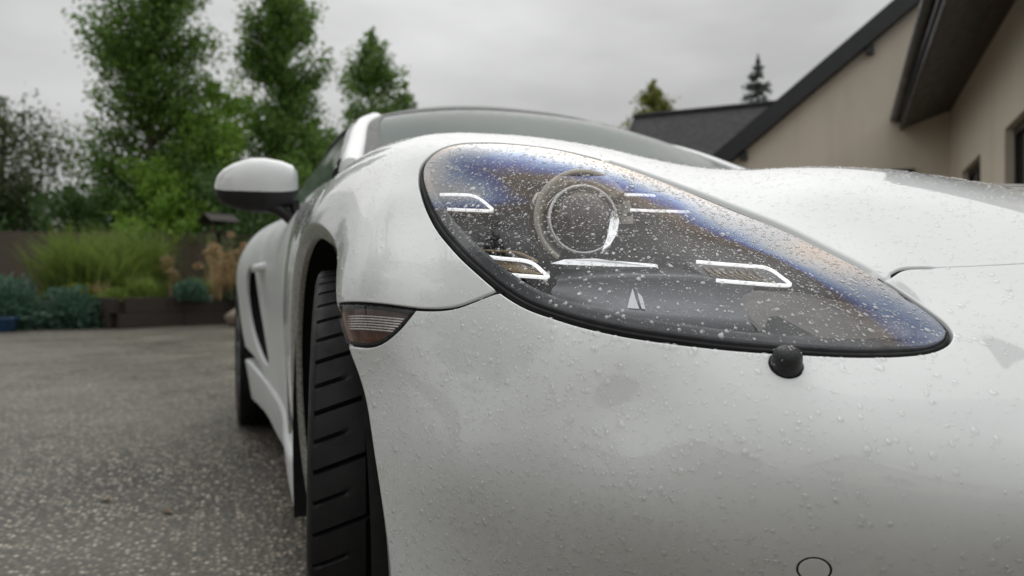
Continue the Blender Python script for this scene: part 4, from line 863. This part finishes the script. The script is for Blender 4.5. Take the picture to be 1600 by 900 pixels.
tree('small_tree', 'thin open small tree at the left edge of the view', 'tree', -10.9, 15.0, 4.8, [(0, .2), (.35, 1.1), (.6, 1.35), (.85, 1.1), (1, .35)], 9000, .085, M_OLIVE, None, .08, 40, base=1.0, spread=.26)
SG = 'shrubs along the fence'
tree('shrub', 'light green rounded shrub in front of the leftmost tall tree', 'shrub', -7.6, 15.15, 3.45, bush(.95), 14000, .10, M_LIME, SG, .05, 44, base=.2, spread=.3)
tree('shrub', 'low dark green shrub at the left behind the grasses', 'shrub', -9.4, 15.05, 2.8, bush(1.15), 14000, .085, M_DARKLEAF, SG, .05, 44, base=.2, spread=.3)
tree('shrub', 'dark leafy shrub below the thin open tree at left edge', 'shrub', -11.2, 14.85, 3.4, bush(1.05), 13000, .09, M_DARKLEAF, SG, .05, 40, base=.2, spread=.3)
tree('shrub', 'dark green shrub behind the dry seed heads', 'shrub', -6.1, 15.45, 3.25, bush(1.15), 14000, .09, M_DARKLEAF, SG, .05, 44, base=.2, spread=.3)
tree('shrub', 'green shrub showing through the fork of the door mirror foot', 'shrub', -4.4, 15.8, 3.35, bush(1.1), 14000, .10, M_HORN, SG, .05, 44, base=.2, spread=.3)
tree('conifer_tree', 'golden green conifer rising above the low dark roof', 'tree', 3.42, 17, 5.85, [(0, .95), (.4, .92), (.78, .66), (.9, .45), (1, .08)], 26000, .085, M_GOLD, None, .08, 220, base=.2, rise=.55, spread=.2)
o = tree('spruce_tree', 'small blue spruce tip above the roof beside the gable', 'tree', 6.4, 18.2, 6.9, [(0, 1.6), (.5, 1.15), (.78, .62), (.92, .26), (1, .02)], 22000, .08, M_SPRUCE, None, .09, 230, base=.3, rise=-.12, spread=.13)
# trees beside and behind the viewpoint, seen only as reflections in the paint and the lamp lens
tree('leafy_tree', 'large leafy tree beside the drive, left of the view', 'tree', -5.4, 1.1, 7.0, [(0, .5), (.4, 1.8), (.7, 2.2), (.9, 1.3), (1, .4)], 16000, .12, M_DARKLEAF, None, .16, 46, base=1.9, rise=.3, spread=.16)
def tuft(name, label, cat, r, d, z, n, h, spread, mat, width=.012, group=None, lean=.0, heads=None, parts='blades'):
    o = empty(name, tuple(site(r, d, z))); tag(o, label, cat, group); V, F = [], []
    b0 = rng.normal(0, spread * .18, (n, 2)); a = rng.random(n) * 2 * np.pi; out_ = spread * rng.random(n) ** .7; hh = h * (.35 + .75 * rng.random(n) ** .8) * (1 + .15 * np.sin(a * 3 + r * 7)); k0 = 0; T_ = []
    for i in range(n):
        dx = np.array([math.cos(a[i]), math.sin(a[i])]) * out_[i] + lean; t_ = np.linspace(0, 1, 5)
        p = np.stack([b0[i, 0] + dx[0] * t_ ** 1.8, b0[i, 1] + dx[1] * t_ ** 1.8, hh[i] * (t_ - .28 * (out_[i] / (spread + 1e-6)) * t_ ** 3)], 1)
        s_ = np.array([-math.sin(a[i]), math.cos(a[i]), 0]) * width; ww = np.array([1, 1, .85, .55, .08])[:, None] * s_
        V.append(np.stack([p - ww, p + ww], 1).reshape(-1, 3)); F += [(k0 + 2 * j, k0 + 2 * j + 1, k0 + 2 * j + 3, k0 + 2 * j + 2) for j in range(4)]; k0 += 10; T_.append(p[-1])
    fast_mesh(parts, np.vstack(V), np.array(F), mat, o)
    if heads:
        for p in T_[:heads[0]]:
            q = rng.normal(size=(90, 3)); q /= np.linalg.norm(q, axis=1)[:, None]; v, f = leaves(p + q * heads[1] * rng.uniform(.5, 1, (90, 1)) * [1, 1, .8], heads[1] * .8, up=q)
            fast_mesh('seed_head', v, f, mat, o)
    return o
GG = 'ornamental grasses in the raised bed'
tuft('ornamental_grass', 'tall fountain of green grass at the left of the raised bed', 'grass', -7.55, 12.6, .43, 1300, 1.3, 1.0, M_GRASS, .009, GG)
tuft('ornamental_grass', 'wide clump of green grass at the far left end of the bed', 'grass', -8.1, 12.9, .43, 900, 1.35, 1.0, M_GRASS, .012, GG)
tuft('ornamental_grass', 'green grass fan behind the single dry stalk', 'grass', -6.75, 12.9, .43, 800, 1.4, .8, M_GRASS, .012, GG)
tuft('ornamental_grass', 'arching green grass tussock leaning right over the bed', 'grass', -6.95, 12.3, .43, 1000, 1.3, 1.1, M_GRASS, .009, GG, lean=.1)
tuft('ornamental_grass', 'short pale grass clump at the front edge of the bed', 'grass', -6.1, 11.75, .43, 500, .45, .45, M_GRASS, .008, GG)
tuft('ornamental_grass', 'low straw tinted grass below the dry seed heads', 'grass', -5.55, 12.3, .43, 500, .42, .5, M_GRASS, .008, GG)
tuft('ornamental_grass', 'low grass clump at the far end of the bed by the car', 'grass', -4.9, 13.1, .43, 500, .5, .5, M_GRASS, .008, GG)
DG = 'dry flower stems in the raised bed'
tuft('dry_flower_stems', 'large leaning sheaf of dry tan seed heads nearest the car', 'dry plant', -5.28, 12.5, .43, 60, 1.25, .38, M_STRAW, .012, DG, lean=.06, heads=(14, .055), parts='stems')
tuft('dry_flower_stems', 'second sheaf of tan stems close against the car', 'dry plant', -5.0, 12.7, .43, 60, 1.0, .40, M_STRAW, .012, DG, heads=(9, .05), parts='stems')
tuft('dry_flower_stems', 'pair of upright dry flower stalks in mid bed', 'dry plant', -6.1, 12.6, .43, 7, 1.05, .16, M_STRAW, .011, DG, heads=(3, .065), parts='stems')
tuft('dry_flower_stems', 'single dry flower stalk beside the grass tussock', 'dry plant', -6.65, 12.2, .43, 4, .98, .12, M_STRAW, .010, DG, heads=(1, .06), parts='stems')
tuft('dry_flower_stems', 'pale dry leaf stubs at the left front of the bed', 'dry plant', -6.85, 11.75, .43, 60, .38, .30, M_STRAW, .011, DG, parts='stems')
BG = 'blue green bushes'
def mound(name, label, cat, r, d, z, R, h, n, leaf, mat, group=None):
    o = empty(name, tuple(site(r, d, z))); tag(o, label, cat, group); u_ = rng.normal(size=(n, 3)); u_[:, 2] = np.abs(u_[:, 2]); u_ /= np.linalg.norm(u_, axis=1)[:, None]
    bumps = 1 + .16 * np.sin(u_[:, 0] * 7 + r) * np.cos(u_[:, 1] * 6) ; p = u_ * (rng.random((n, 1)) ** .35) * np.array([R, R, h]) * bumps[:, None]
    v, f = leaves(p, leaf, up=u_ * .9); fast_mesh('foliage', v, f, mat, o)
    st = [tube_data(spline([(0, 0, 0), tuple(q * .5 + [0, 0, .02]), tuple(q)], 6), np.linspace(.012, .004, 6), 5) for q in p[:14] * .9]; mesh('stems', *merge(st), M_BARK, o); return o
mound('leafy_bush', 'large blue green bush at the left edge in front of the bed', 'bush', -7.75, 10.75, 0, .55, .78, 3400, .085, M_BLUEGREEN, BG)
mound('leafy_bush', 'blue green bush touching the end of the raised bed', 'bush', -7.0, 11.2, 0, .45, .62, 2400, .08, M_BLUEGREEN, BG)
mound('leafy_bush', 'small round blue green cushion on the raised bed', 'bush', -5.45, 11.95, .43, .26, .34, 1300, .06, M_BLUEGREEN, BG)
mound('leafy_bush', 'low blue green cushion at the bed beside the car', 'bush', -4.85, 12.75, .43, .26, .28, 1200, .06, M_BLUEGREEN, BG)
mound('yellow_plant', 'small yellow green plant at the left of the raised bed', 'plant', -7.15, 11.65, .43, .22, .24, 700, .06, M_YELLOW)
mound('low_plant', 'low spreading green plant along the front of the bed', 'plant', -6.4, 11.65, .43, .5, .2, 1500, .05, M_GRASS)
# ---- pots and the little roof among the plants
M_BLUEPOT = plain('blue_glaze', (.012, .055, .14), .15, var=.3, scale=9)
bp_ = empty('plant_pot', tuple(site(-7.42, 10.25))); tag(bp_, 'small glossy blue pot on the gravel at the left edge', 'pot')
mesh('pot_body', *lathe_data([(.001, .0), (.14, .0), (.15, .01), (.18, .17), (.195, .19), (.195, .215), (.18, .215), (.17, .19), (.16, .10), (.001, .09)], 28), M_BLUEPOT, bp_)
mesh('pot_soil', *lathe_data([(.001, .195), (.172, .19)], 24), M_SOIL, bp_)
M_STONE = plain('mottled_stone', (.20, .165, .125), .8, var=.5, scale=16, bump=.5)
bm = bmesh.new(); bmesh.ops.create_icosphere(bm, subdivisions=3, radius=.17)
for v_ in bm.verts: v_.co *= 1 + .10 * math.sin(v_.co.x * 23 + 1) * math.cos(v_.co.y * 19) + .05 * math.sin(v_.co.z * 37); v_.co.z *= .86
o = bm_obj('boulder', bm, M_STONE, smooth=True); o.location = tuple(site(-4.62, 11.75, .14)); tag(o, 'rounded pale brown boulder beside the rear wing at the bed corner', 'boulder')
bt = empty('bird_table', tuple(site(-5.5, 13.2, .43))); tag(bt, 'small dark pitched roof on a post above the dry plants', 'bird table')
M_DARKWOOD = plain('dark_wood', (.035, .028, .024), .6, var=.4, scale=20)
box('post', (0, 0, .62), (.06, .06, 1.24), M_DARKWOOD, bt); box('tray', (0, 0, 1.245), (.42, .34, .03), M_DARKWOOD, bt)
for sx in (-1, 1): box('roof_board', (.0, sx * .13, 1.52), (.56, .34, .02), M_DARKWOOD, bt, Matrix.Rotation(rad(-28 * sx), 3, 'X'))
for sx in (-1, 1):
    for sy in (-1, 1): box('upright', (sx * .18, sy * .12, 1.36), (.025, .025, .21), M_DARKWOOD, bt)
bt.rotation_euler = (0, 0, rad(25))
# ---- fallen leaves
M_FALLEN = leaf_mat('fallen_leaf', (.16, .07, .02), (.40, .22, .05), .2)
LL = [(-.98, 2.0, 'brown fallen leaf on the gravel near the front wheel'), (-1.22, 2.12, 'small brown fallen leaf left of the other one on gravel'), (-2.3, 7.4, 'orange fallen leaf far out on the drive')]
for r, d, lb in LL:
    p = site(r, d, .008); a = rng.random() * 6; s_ = .035; k = np.linspace(0, 1, 7); w_ = np.sin(k * math.pi) ** .7 * .4
    ll = np.stack([k - .5, w_, .12 * (k - .5) ** 2 + .1 * w_], 1) * s_; rr = ll * [1, -1, 1]; mm = np.stack([k - .5, 0 * k, .12 * (k - .5) ** 2], 1) * s_
    v, f = loft_data([ll, mm, rr]); o = mesh('fallen_leaf', v, f, M_FALLEN); o.location = tuple(p); o.rotation_euler = (.2, .1, a); tag(o, lb, 'leaf', 'fallen leaves on the drive')
# ---------------------------------------------------------------- the house on the right
M_RENDER, nt, b = nodes_of('cream_render'); t = NT(nt)
c = t.mix(t.noise(1.2, 5, .6), (.70, .62, .51), (.79, .71, .59)); t.l(c, b.inputs['Base Color']); c2 = t.mix(t.rng(t.noise(1, 4, .6, vec=t.mapping((2.5, 2.5, .35))), .5, .8, 0, .30), c, (.40, .35, .28)); t.l(c2, b.inputs['Base Color']); b.inputs['Roughness'].default_value = .85; t.bump(t.noise(90, 4, .7), .35, .006, b)
M_FASCIA = plain('dark_fascia_board', (.018, .019, .021), .38, var=.25, scale=8)
M_SLATE = plain('slate', (.022, .022, .025), .8, var=.4, scale=6, bump=.3)
M_SOFFIT = plain('stained_soffit_timber', (.06, .042, .032), .6, var=.3, scale=9)
M_WFRAME = plain('black_window_frame', (.012, .012, .013), .35, var=.2)
M_PANE, nt, b = nodes_of('window_pane'); b.inputs['Base Color'].default_value = (.03, .032, .032, 1); b.inputs['Roughness'].default_value = .03; b.inputs['IOR'].default_value = 1.6
t = NT(nt); t.bump(t.noise(1.5, 2), .05, .05, b)
K = np.array([6.12, 9.83]); wd = np.array([-.428, -.904]); wo = np.array([-.904, .428])      # along the wing wall towards us; out of it
hs = empty('house', tuple(site(*K))); tag(hs, 'cream rendered house with a steep dark gable and low wing', 'house'); H0 = site(*K)
def hp(s_, o_, z): k = K + wd * s_ + wo * o_; return site(k[0], k[1], z) - H0
def prism(name, quad, vec, mat, parent=hs, bevel=0):
    """closed solid: polygon swept along vec"""
    q = np.array(quad, float); m = len(q); bm = bmesh.new(); a = [bm.verts.new(p) for p in q]; b_ = [bm.verts.new(p + vec) for p in q]
    bm.faces.new(a); bm.faces.new(b_[::-1])
    for i in range(m): bm.faces.new((a[i], b_[i], b_[(i + 1) % m], a[(i + 1) % m]))
    return bm_obj(name, bm, mat, parent, bevel=bevel)
IN = np.append(-(RX[:2] * wo[0] + FY[:2] * wo[1]), 0); AL = np.append(RX[:2] * wd[0] + FY[:2] * wd[1], 0)
# wing wall in strips round its two windows (s runs towards us from the inner corner)
WIN = [(1.06, 2.42, .95, 2.10), (3.71, 5.5, .95, 2.10)]; top_z = 3.2
def wall_strip(s0, s1, z0, z1): prism('wall', [hp(s0, 0, z0), hp(s1, 0, z0), hp(s1, 0, z1), hp(s0, 0, z1)], IN * .30, M_RENDER)
edges = [0.] + [x for w_ in WIN for x in w_[:2]] + [7.4]
for a, b_ in zip(edges[::2], edges[1::2]): wall_strip(a, b_, 0, top_z)
for s0, s1_, z0, z1 in WIN:
    wall_strip(s0, s1_, 0, z0); wall_strip(s0, s1_, z1, top_z)
    wn_ = empty('window', parent=hs); fw = .07; ins = -.07
    def bar(nm, a, b_, c_, d_, mat, th, i_): return prism(nm, [hp(a, i_, c_), hp(b_, i_, c_), hp(b_, i_, d_), hp(a, i_, d_)], IN * th, mat, wn_)
    bar('frame', s0, s1_, z1 - fw, z1, M_WFRAME, .08, ins); bar('frame', s0, s1_, z0, z0 + fw, M_WFRAME, .08, ins)
    for a, b_ in ((s0, s0 + fw), (s1_ - fw, s1_), ((s0 + s1_) / 2 - .04, (s0 + s1_) / 2 + .04)): bar('frame', a, b_, z0 + fw, z1 - fw, M_WFRAME, .078, ins - .001)
    m_ = (s0 + s1_) / 2
    for a, b_ in ((s0 + fw, m_ - .04), (m_ + .04, s1_ - fw)): bar('pane', a, b_, z0 + fw, z1 - fw, M_PANE, .02, ins - .03)
    bar('sill', s0 - .03, s1_ + .03, z0 - .04, z0 - .002, M_WFRAME, .16, .05)
# eaves of the wing: sloping timber soffit, black boards, fascia, gutter and roof
def along(name, prof, mat, s0=-.02, s1=7.6): return prism(name, [hp(s0, o_, z) for o_, z in prof], AL * (s1 - s0), mat)
along('soffit_timber', [(.0, 3.115), (.20, 3.055), (.20, 3.09), (.0, 3.15)], M_SOFFIT)
along('soffit_board', [(.205, 3.05), (.40, 2.985), (.40, 3.02), (.205, 3.085)], M_FASCIA); along('soffit_board', [(.405, 2.98), (.58, 2.925), (.58, 2.96), (.405, 3.015)], M_FASCIA)
along('fascia', [(.585, 2.90), (.615, 2.90), (.615, 3.14), (.585, 3.14)], M_FASCIA)
ga = np.linspace(math.pi, 2 * math.pi, 9); along('gutter', [(.685 + .06 * math.cos(a), 3.08 + .06 * math.sin(a)) for a in ga] + [(.685 + .05 * math.cos(a), 3.08 + .05 * math.sin(a)) for a in ga[::-1]], M_FASCIA, -.05)
along('roof', [(.66, 3.15), (-3.0, 6.0), (-3.0, 6.12), (.66, 3.27)], M_SLATE, -.02)
prism('wall', [hp(7.1, -.005, 0), hp(7.1, -3., 0), hp(7.1, -3., 5.95), hp(7.1, -.005, 3.55)], AL * .28, M_RENDER)
# gable wall of the main house, its bargeboard and roof
BK = -AL
def gp(s_, z, back=0.): return hp(0, s_, z) + BK * back
gz = lambda s_: 4.977 - .80 * s_
prism('wall', [gp(3.55, 0), gp(-4, 0), gp(-4, gz(-1.3) - 2.16), gp(-1.3, gz(-1.3)), gp(3.55, gz(3.55))], BK * .3, M_RENDER)
prism('bargeboard', [gp(3.95, gz(3.95) + .0, -.16), gp(-1.3, gz(-1.3), -.16), gp(-1.3, gz(-1.3) + .31, -.16), gp(3.95, gz(3.95) + .31, -.16)], BK * .05, M_FASCIA)
prism('verge_soffit', [gp(3.95, gz(3.95) + .02, -.11), gp(-1.3, gz(-1.3) + .02, -.11), gp(-1.3, gz(-1.3) + .06, -.11), gp(3.95, gz(3.95) + .06, -.11)], BK * .12, M_SOFFIT)
prism('roof', [gp(4.0, gz(4.0) + .18, -.105), gp(-1.3, gz(-1.3) + .18, -.105), gp(-1.3, gz(-1.3) + .34, -.105), gp(4.0, gz(4.0) + .34, -.105)], BK * 7.5, M_SLATE)
prism('roof', [gp(-1.3, gz(-1.3) + .18, -.105), gp(-6, gz(-1.3) - 3.6, -.105), gp(-6, gz(-1.3) - 3.44, -.105), gp(-1.3, gz(-1.3) + .34, -.105)], BK * 7.5, M_SLATE)
prism('wall', [gp(3.55, 0, .3), gp(3.25, 0, .3), gp(3.25, gz(3.55), .3), gp(3.55, gz(3.55), .3)], BK * 7, M_RENDER)
for s_ in (2.75, 1.0): prism('purlin_end', [gp(s_ + .05, gz(s_) - .14, -.09), gp(s_ - .05, gz(s_) - .14, -.09), gp(s_ - .05, gz(s_) - .02, -.09), gp(s_ + .05, gz(s_) - .02, -.09)], BK * .12, M_FASCIA)
# ---- garage with a dark slate roof, farther back
gr = empty('outbuilding', tuple(site(2.44, 14))); tag(gr, 'low outbuilding with a dark roof seen beyond the windscreen', 'outbuilding'); G0 = site(2.44, 14)
gd, gn = np.array([.917, -.398]), np.array([-.398, -.917])
def gpt(a, o_, z): k = np.array([2.44, 14]) + gd * a + gn * o_; return site(k[0], k[1], z) - G0
pit = .72
prism('roof', [gpt(0, 0, 4.03), gpt(0, 2.7, 4.03 - 2.7 * pit), gpt(4.6, 2.7, 4.03 - 2.7 * pit), gpt(4.6, 0, 4.03)], np.array([0, 0, -.10]), M_SLATE, gr)
prism('roof', [gpt(0, -.001, 4.03), gpt(0, -2.7, 4.03 - 2.7 * pit), gpt(4.6, -2.7, 4.03 - 2.7 * pit), gpt(4.6, -.001, 4.03)], np.array([0, 0, -.10]), M_SLATE, gr)
tube('ridge_tile', np.array([gpt(-.02, 0, 4.04), gpt(4.6, 0, 4.04)]), .06, M_SLATE, gr)
prism('wall', [gpt(.2, 2.3, 0), gpt(.2, 2.3, 2.2), gpt(.2, 0, 3.85), gpt(.2, -2.3, 2.2), gpt(.2, -2.3, 0)], gpt(4.5, 0, 0) - gpt(.2, 0, 0), M_RENDER, gr)
prism('bargeboard', [gpt(-.03, 2.72, 4.0 - 2.72 * pit - .22), gpt(-.03, 2.72, 4.0 - 2.72 * pit + .04), gpt(-.03, 0, 4.06), gpt(-.03, 0, 3.80)], gpt(.02, 0, 0) - gpt(-.03, 0, 0), M_FASCIA, gr)
# ---- neighbours' houses across the drive, seen only in the paint's reflection
M_BRICK = plain('pale_brick', (.30, .20, .15), .85, var=.25, scale=12, bump=.3)
M_REDROOF = plain('brown_tile_roof', (.11, .065, .05), .7, var=.3, scale=8, bump=.3)
def back_house(r, d, ang, w, dep, eave, ridge, label, mat):
    o = empty('neighbour_house', tuple(site(r, d)), ang - YAW); tag(o, label, 'house', 'houses across the drive')
    prism('wall', [(-w / 2, 0, 0), (w / 2, 0, 0), (w / 2, 0, eave), (0, 0, ridge), (-w / 2, 0, eave)], Vector((0, -dep, 0)), mat, o)
    for sx in (-1, 1): prism('roof', [(0, .3, ridge + .02), (sx * (w / 2 + .35), .3, eave - .25), (sx * (w / 2 + .35), .3, eave - .1), (0, .3, ridge + .17)], Vector((0, -dep - .6, 0)), M_REDROOF, o)
    for x_ in (-w * .25, w * .25):
        wi = empty('window', parent=o); prism('frame', [(x_ - .65, .04, 1.0), (x_ + .65, .04, 1.0), (x_ + .65, .04, 2.2), (x_ - .65, .04, 2.2)], Vector((0, -.03, 0)), M_WFRAME, wi)
        prism('pane', [(x_ - .57, .05, 1.08), (x_ + .57, .05, 1.08), (x_ + .57, .05, 2.12), (x_ - .57, .05, 2.12)], Vector((0, -.009, 0)), M_PANE, wi)
back_house(-7.5, -9.5, rad(-20), 7.5, 8, 2.7, 5.6, 'brick gabled house behind the viewpoint to the left', M_BRICK)
back_house(2.5, -12.5, rad(8), 8.5, 8, 2.7, 6.0, 'rendered gabled house behind the viewpoint, across the drive', M_RENDER)
# ---------------------------------------------------------------- rain on the car
def bead_mat(name, ior, refr):
    m = bpy.data.materials.new(name); m.use_nodes = True; nt = m.node_tree; nt.nodes.clear(); t = NT(nt)
    out = t.n('OutputMaterial'); m1 = t.n('MixShader'); m2 = t.n('MixShader'); fr = t.n('Fresnel'); fr.inputs['IOR'].default_value = ior
    tr = t.n('BsdfTransparent'); re_ = t.n('BsdfRefraction'); re_.inputs['IOR'].default_value = 1.33; re_.inputs['Roughness'].default_value = 0; gl = t.n('BsdfGlossy'); gl.inputs['Roughness'].default_value = .02
    bf = t.n('NewGeometry'); nb = t.n('Math', operation='SUBTRACT'); nb.inputs[0].default_value = 1; t.l(bf.outputs['Backfacing'], nb.inputs[1])
    ff = t.n('Math', operation='MULTIPLY'); t.l(fr.outputs[0], ff.inputs[0]); t.l(nb.outputs[0], ff.inputs[1]); t.l(ff.outputs[0], m1.inputs[0])
    m2.inputs[0].default_value = refr; t.l(tr.outputs[0], m2.inputs[1]); t.l(re_.outputs[0], m2.inputs[2]); t.l(m2.outputs[0], m1.inputs[1]); t.l(gl.outputs[0], m1.inputs[2]); t.l(m1.outputs[0], out.inputs[0]); return m
M_BEAD = bead_mat('rain_bead_on_paint', 2.2, 0.05); M_LENSBEAD = bead_mat('rain_bead_on_lens', 3.2, .3)
_ang = np.arange(8) / 8 * 2 * np.pi
def drops(name, parent, P0, N0, r, tall=.5, stretch=None, down=np.array([0, 0, -1.])):
    """domed beads of water sitting on the surface; stretch > 1 draws a bead out downhill"""
    n = len(P0); dn = down - N0 * (N0 @ down)[:, None]; dn /= np.linalg.norm(dn, axis=1)[:, None] + 1e-9; sd = np.cross(N0, dn)
    st = np.ones(n) if stretch is None else stretch; tl = np.broadcast_to(tall, n); rings = ((1.0, -.06), (1.0, .22), (.82, .62), (.45, .91)); V = []
    wob = 1 + .10 * rng.normal(size=(n, 8))
    for k, (a, z) in enumerate(rings):
        x = (a * np.cos(_ang))[None] * wob; y = (a * np.sin(_ang))[None] * wob
        yy = np.where(y > 0, y, y * st[:, None])                         # tail points uphill, the belly hangs below
        V.append(P0[:, None] + r[:, None, None] * (x[..., None] * sd[:, None] + yy[..., None] * dn[:, None]) + (r * tl * z)[:, None, None] * N0[:, None])
    V.append((P0 + (r * tl)[:, None] * N0)[:, None]); V = np.concatenate(V, 1)                # 33 verts each
    F = [(k * 8 + j, k * 8 + (j + 1) % 8, (k + 1) * 8 + (j + 1) % 8, (k + 1) * 8 + j) for k in range(3) for j in range(8)]
    F = [(a, b_, c_) for a, b_, c_, d in F] + [(a, c_, d) for a, b_, c_, d in F] + [(24 + j, 24 + (j + 1) % 8, 32) for j in range(8)]
    F = (np.arange(n)[:, None, None] * 33 + np.array(F)[None]).reshape(-1, 3)
    o = fast_mesh(name, V.reshape(-1, 3), F[:, ::-1], M_LENSBEAD if parent in (hl, ws) else M_BEAD, parent, smooth=True); o['kind'] = 'stuff'; return o
def scatter(loop, n, holes=(), weight=None, S=NOSE):
    A = S.ab(loop); lo, hi = A.min(0), A.max(0); out_ = []; got = 0
    while got < n:
        q = rng.uniform(lo, hi, (n * 3, 2)); k = inside(A, q)
        for h_ in holes: k &= ~inside(S.ab(h_), q)
        q = q[k]; p = S.P(q); e = 1e-3; ar = np.linalg.norm(np.cross(S.P(q + [e, 0]) - p, S.P(q + [0, e]) - p), axis=1); w = ar / ar.max()
        if weight is not None: w = w * weight(p)
        k = rng.random(len(q)) < w; out_.append(q[k]); got += k.sum()
    q = np.vstack(out_)[:n]; return S.P(q), S.N(q)
def sizes(n, med, sig, lo, hi): return np.clip(med * np.exp(rng.normal(0, sig, n)), lo, hi)
def view_side(x0, x1): return lambda p: np.clip((x1 - p[:, 0]) / (x1 - x0), .0, 1)
# lens: a dense fine spray with larger beads between
p, n_ = scatter(lens_loop, 5400, weight=lambda p: np.clip(.25 + (p[:, 2] - .63 - .15 * (-.55 - p[:, 0]).clip(0)) / .10 + (p[:, 0] + .60).clip(0) / .10, .18, 1)); drops('water_droplets', hl, p, n_, sizes(len(p), .00080, .38, .00035, .0018), .62)
p, n_ = scatter(lens_loop, 3200); drops('water_droplets', hl, p, n_, sizes(len(p), .00045, .25, .0003, .0008), .6)
p, n_ = scatter(lens_loop, 380); drops('water_droplets', hl, p, n_, sizes(len(p), .0017, .25, .0012, .0028), .5, rng.uniform(1, 1.4, len(p)))
# wing, bumper, bonnet
p, n_ = scatter(fl, 5200, weight=lambda p: np.clip((.12 - p[:, 1]) / .3, .15, 1)); drops('water_droplets', fender, p, n_, sizes(len(p), .00085, .4, .0004, .002), .6)
bk = [tow, wash, vent]
p, n_ = scatter(even(untangle(NOSE, bl)), 9000, bk, lambda p: np.clip(.22 + (-.60 - p[:, 0]) / .18, .12, 1) * (p[:, 2] > .30)); drops('water_droplets', bumper, p, n_, sizes(len(p), .00082, .42, .0004, .002), .6, 1 + .8 * rng.random(len(p)) ** 2)
p, n_ = scatter(even(untangle(NOSE, bl)), 700, bk, lambda p: np.clip((-.20 - p[:, 0]) / .2, 0, 1) * (p[:, 2] > .30)); drops('water_droplets', bumper, p, n_, sizes(len(p), .0019, .28, .0013, .0032), .6, 1 + .6 * rng.random(len(p)) ** 2)
p, n_ = scatter(even(untangle(NOSE, bonnet_l)), 7500, weight=lambda p: np.clip((.05 - p[:, 1]) / .3, .15, 1)); drops('water_droplets', bonnet, p, n_, sizes(len(p), .0010, .4, .0005, .0024), .6)
p, n_ = scatter(even(untangle(NOSE, bl)), 7000, bk, lambda p: np.clip(.35 + (-.60 - p[:, 0]) / .2, .25, 1) * (p[:, 2] > .32) * (p[:, 0] < -.3)); drops('water_droplets', bumper, p, n_, sizes(len(p), .00055, .25, .0004, .0009), .6)
p, n_ = scatter(fl, 3500, weight=lambda p: np.clip((.12 - p[:, 1]) / .3, .1, 1)); drops('water_droplets', fender, p, n_, sizes(len(p), .00055, .25, .0004, .0009), .6)
# flat beads caught along the lower edge of the seal, and runs of tiny beads down the bumper
e_ = span(HL, iT, iB)[14:-8]; k = rng.choice(len(e_), 34, replace=False); p = inset(NOSE, HL, -.0045)[(iT + 14 + k) % len(HL)]; p = NOSE.on(p)
drops('water_droplets', bumper, p, NOSE.N(NOSE.ab(p)), rng.uniform(.0015, .0036, len(p)), .45)
rows = []
for _ in range(60):
    x0 = rng.uniform(-.84, -.66); z0 = rng.uniform(.36, .52); m = rng.integers(6, 22); zz = z0 - np.arange(m) * rng.uniform(.0035, .006)
    y0 = np.interp(x0, [-.85, -.80, -.71, -.60], [-.37, -.52, -.655, -.75]); rows.append(np.stack([np.full(m, x0) + rng.normal(0, .0006, m), np.full(m, y0), zz], 1))
p = NOSE.on(np.vstack(rows)); p = p[(p[:, 2] > .30)]; drops('water_droplets', bumper, p, NOSE.N(NOSE.ab(p)), sizes(len(p), .0008, .25, .0005, .0013), .6)
q = np.array([p_.co for p_ in [o for o in ws.children if o.name.startswith('nozzle_cap')][0].data.vertices]); k = rng.choice(len(q) - 40, 16) + 30; ctr = q.mean(0)
nn_ = q[k] - ctr; nn_ /= np.linalg.norm(nn_, axis=1)[:, None]; drops('water_droplets', ws, q[k], nn_, rng.uniform(.0005, .0013, len(k)), .6)
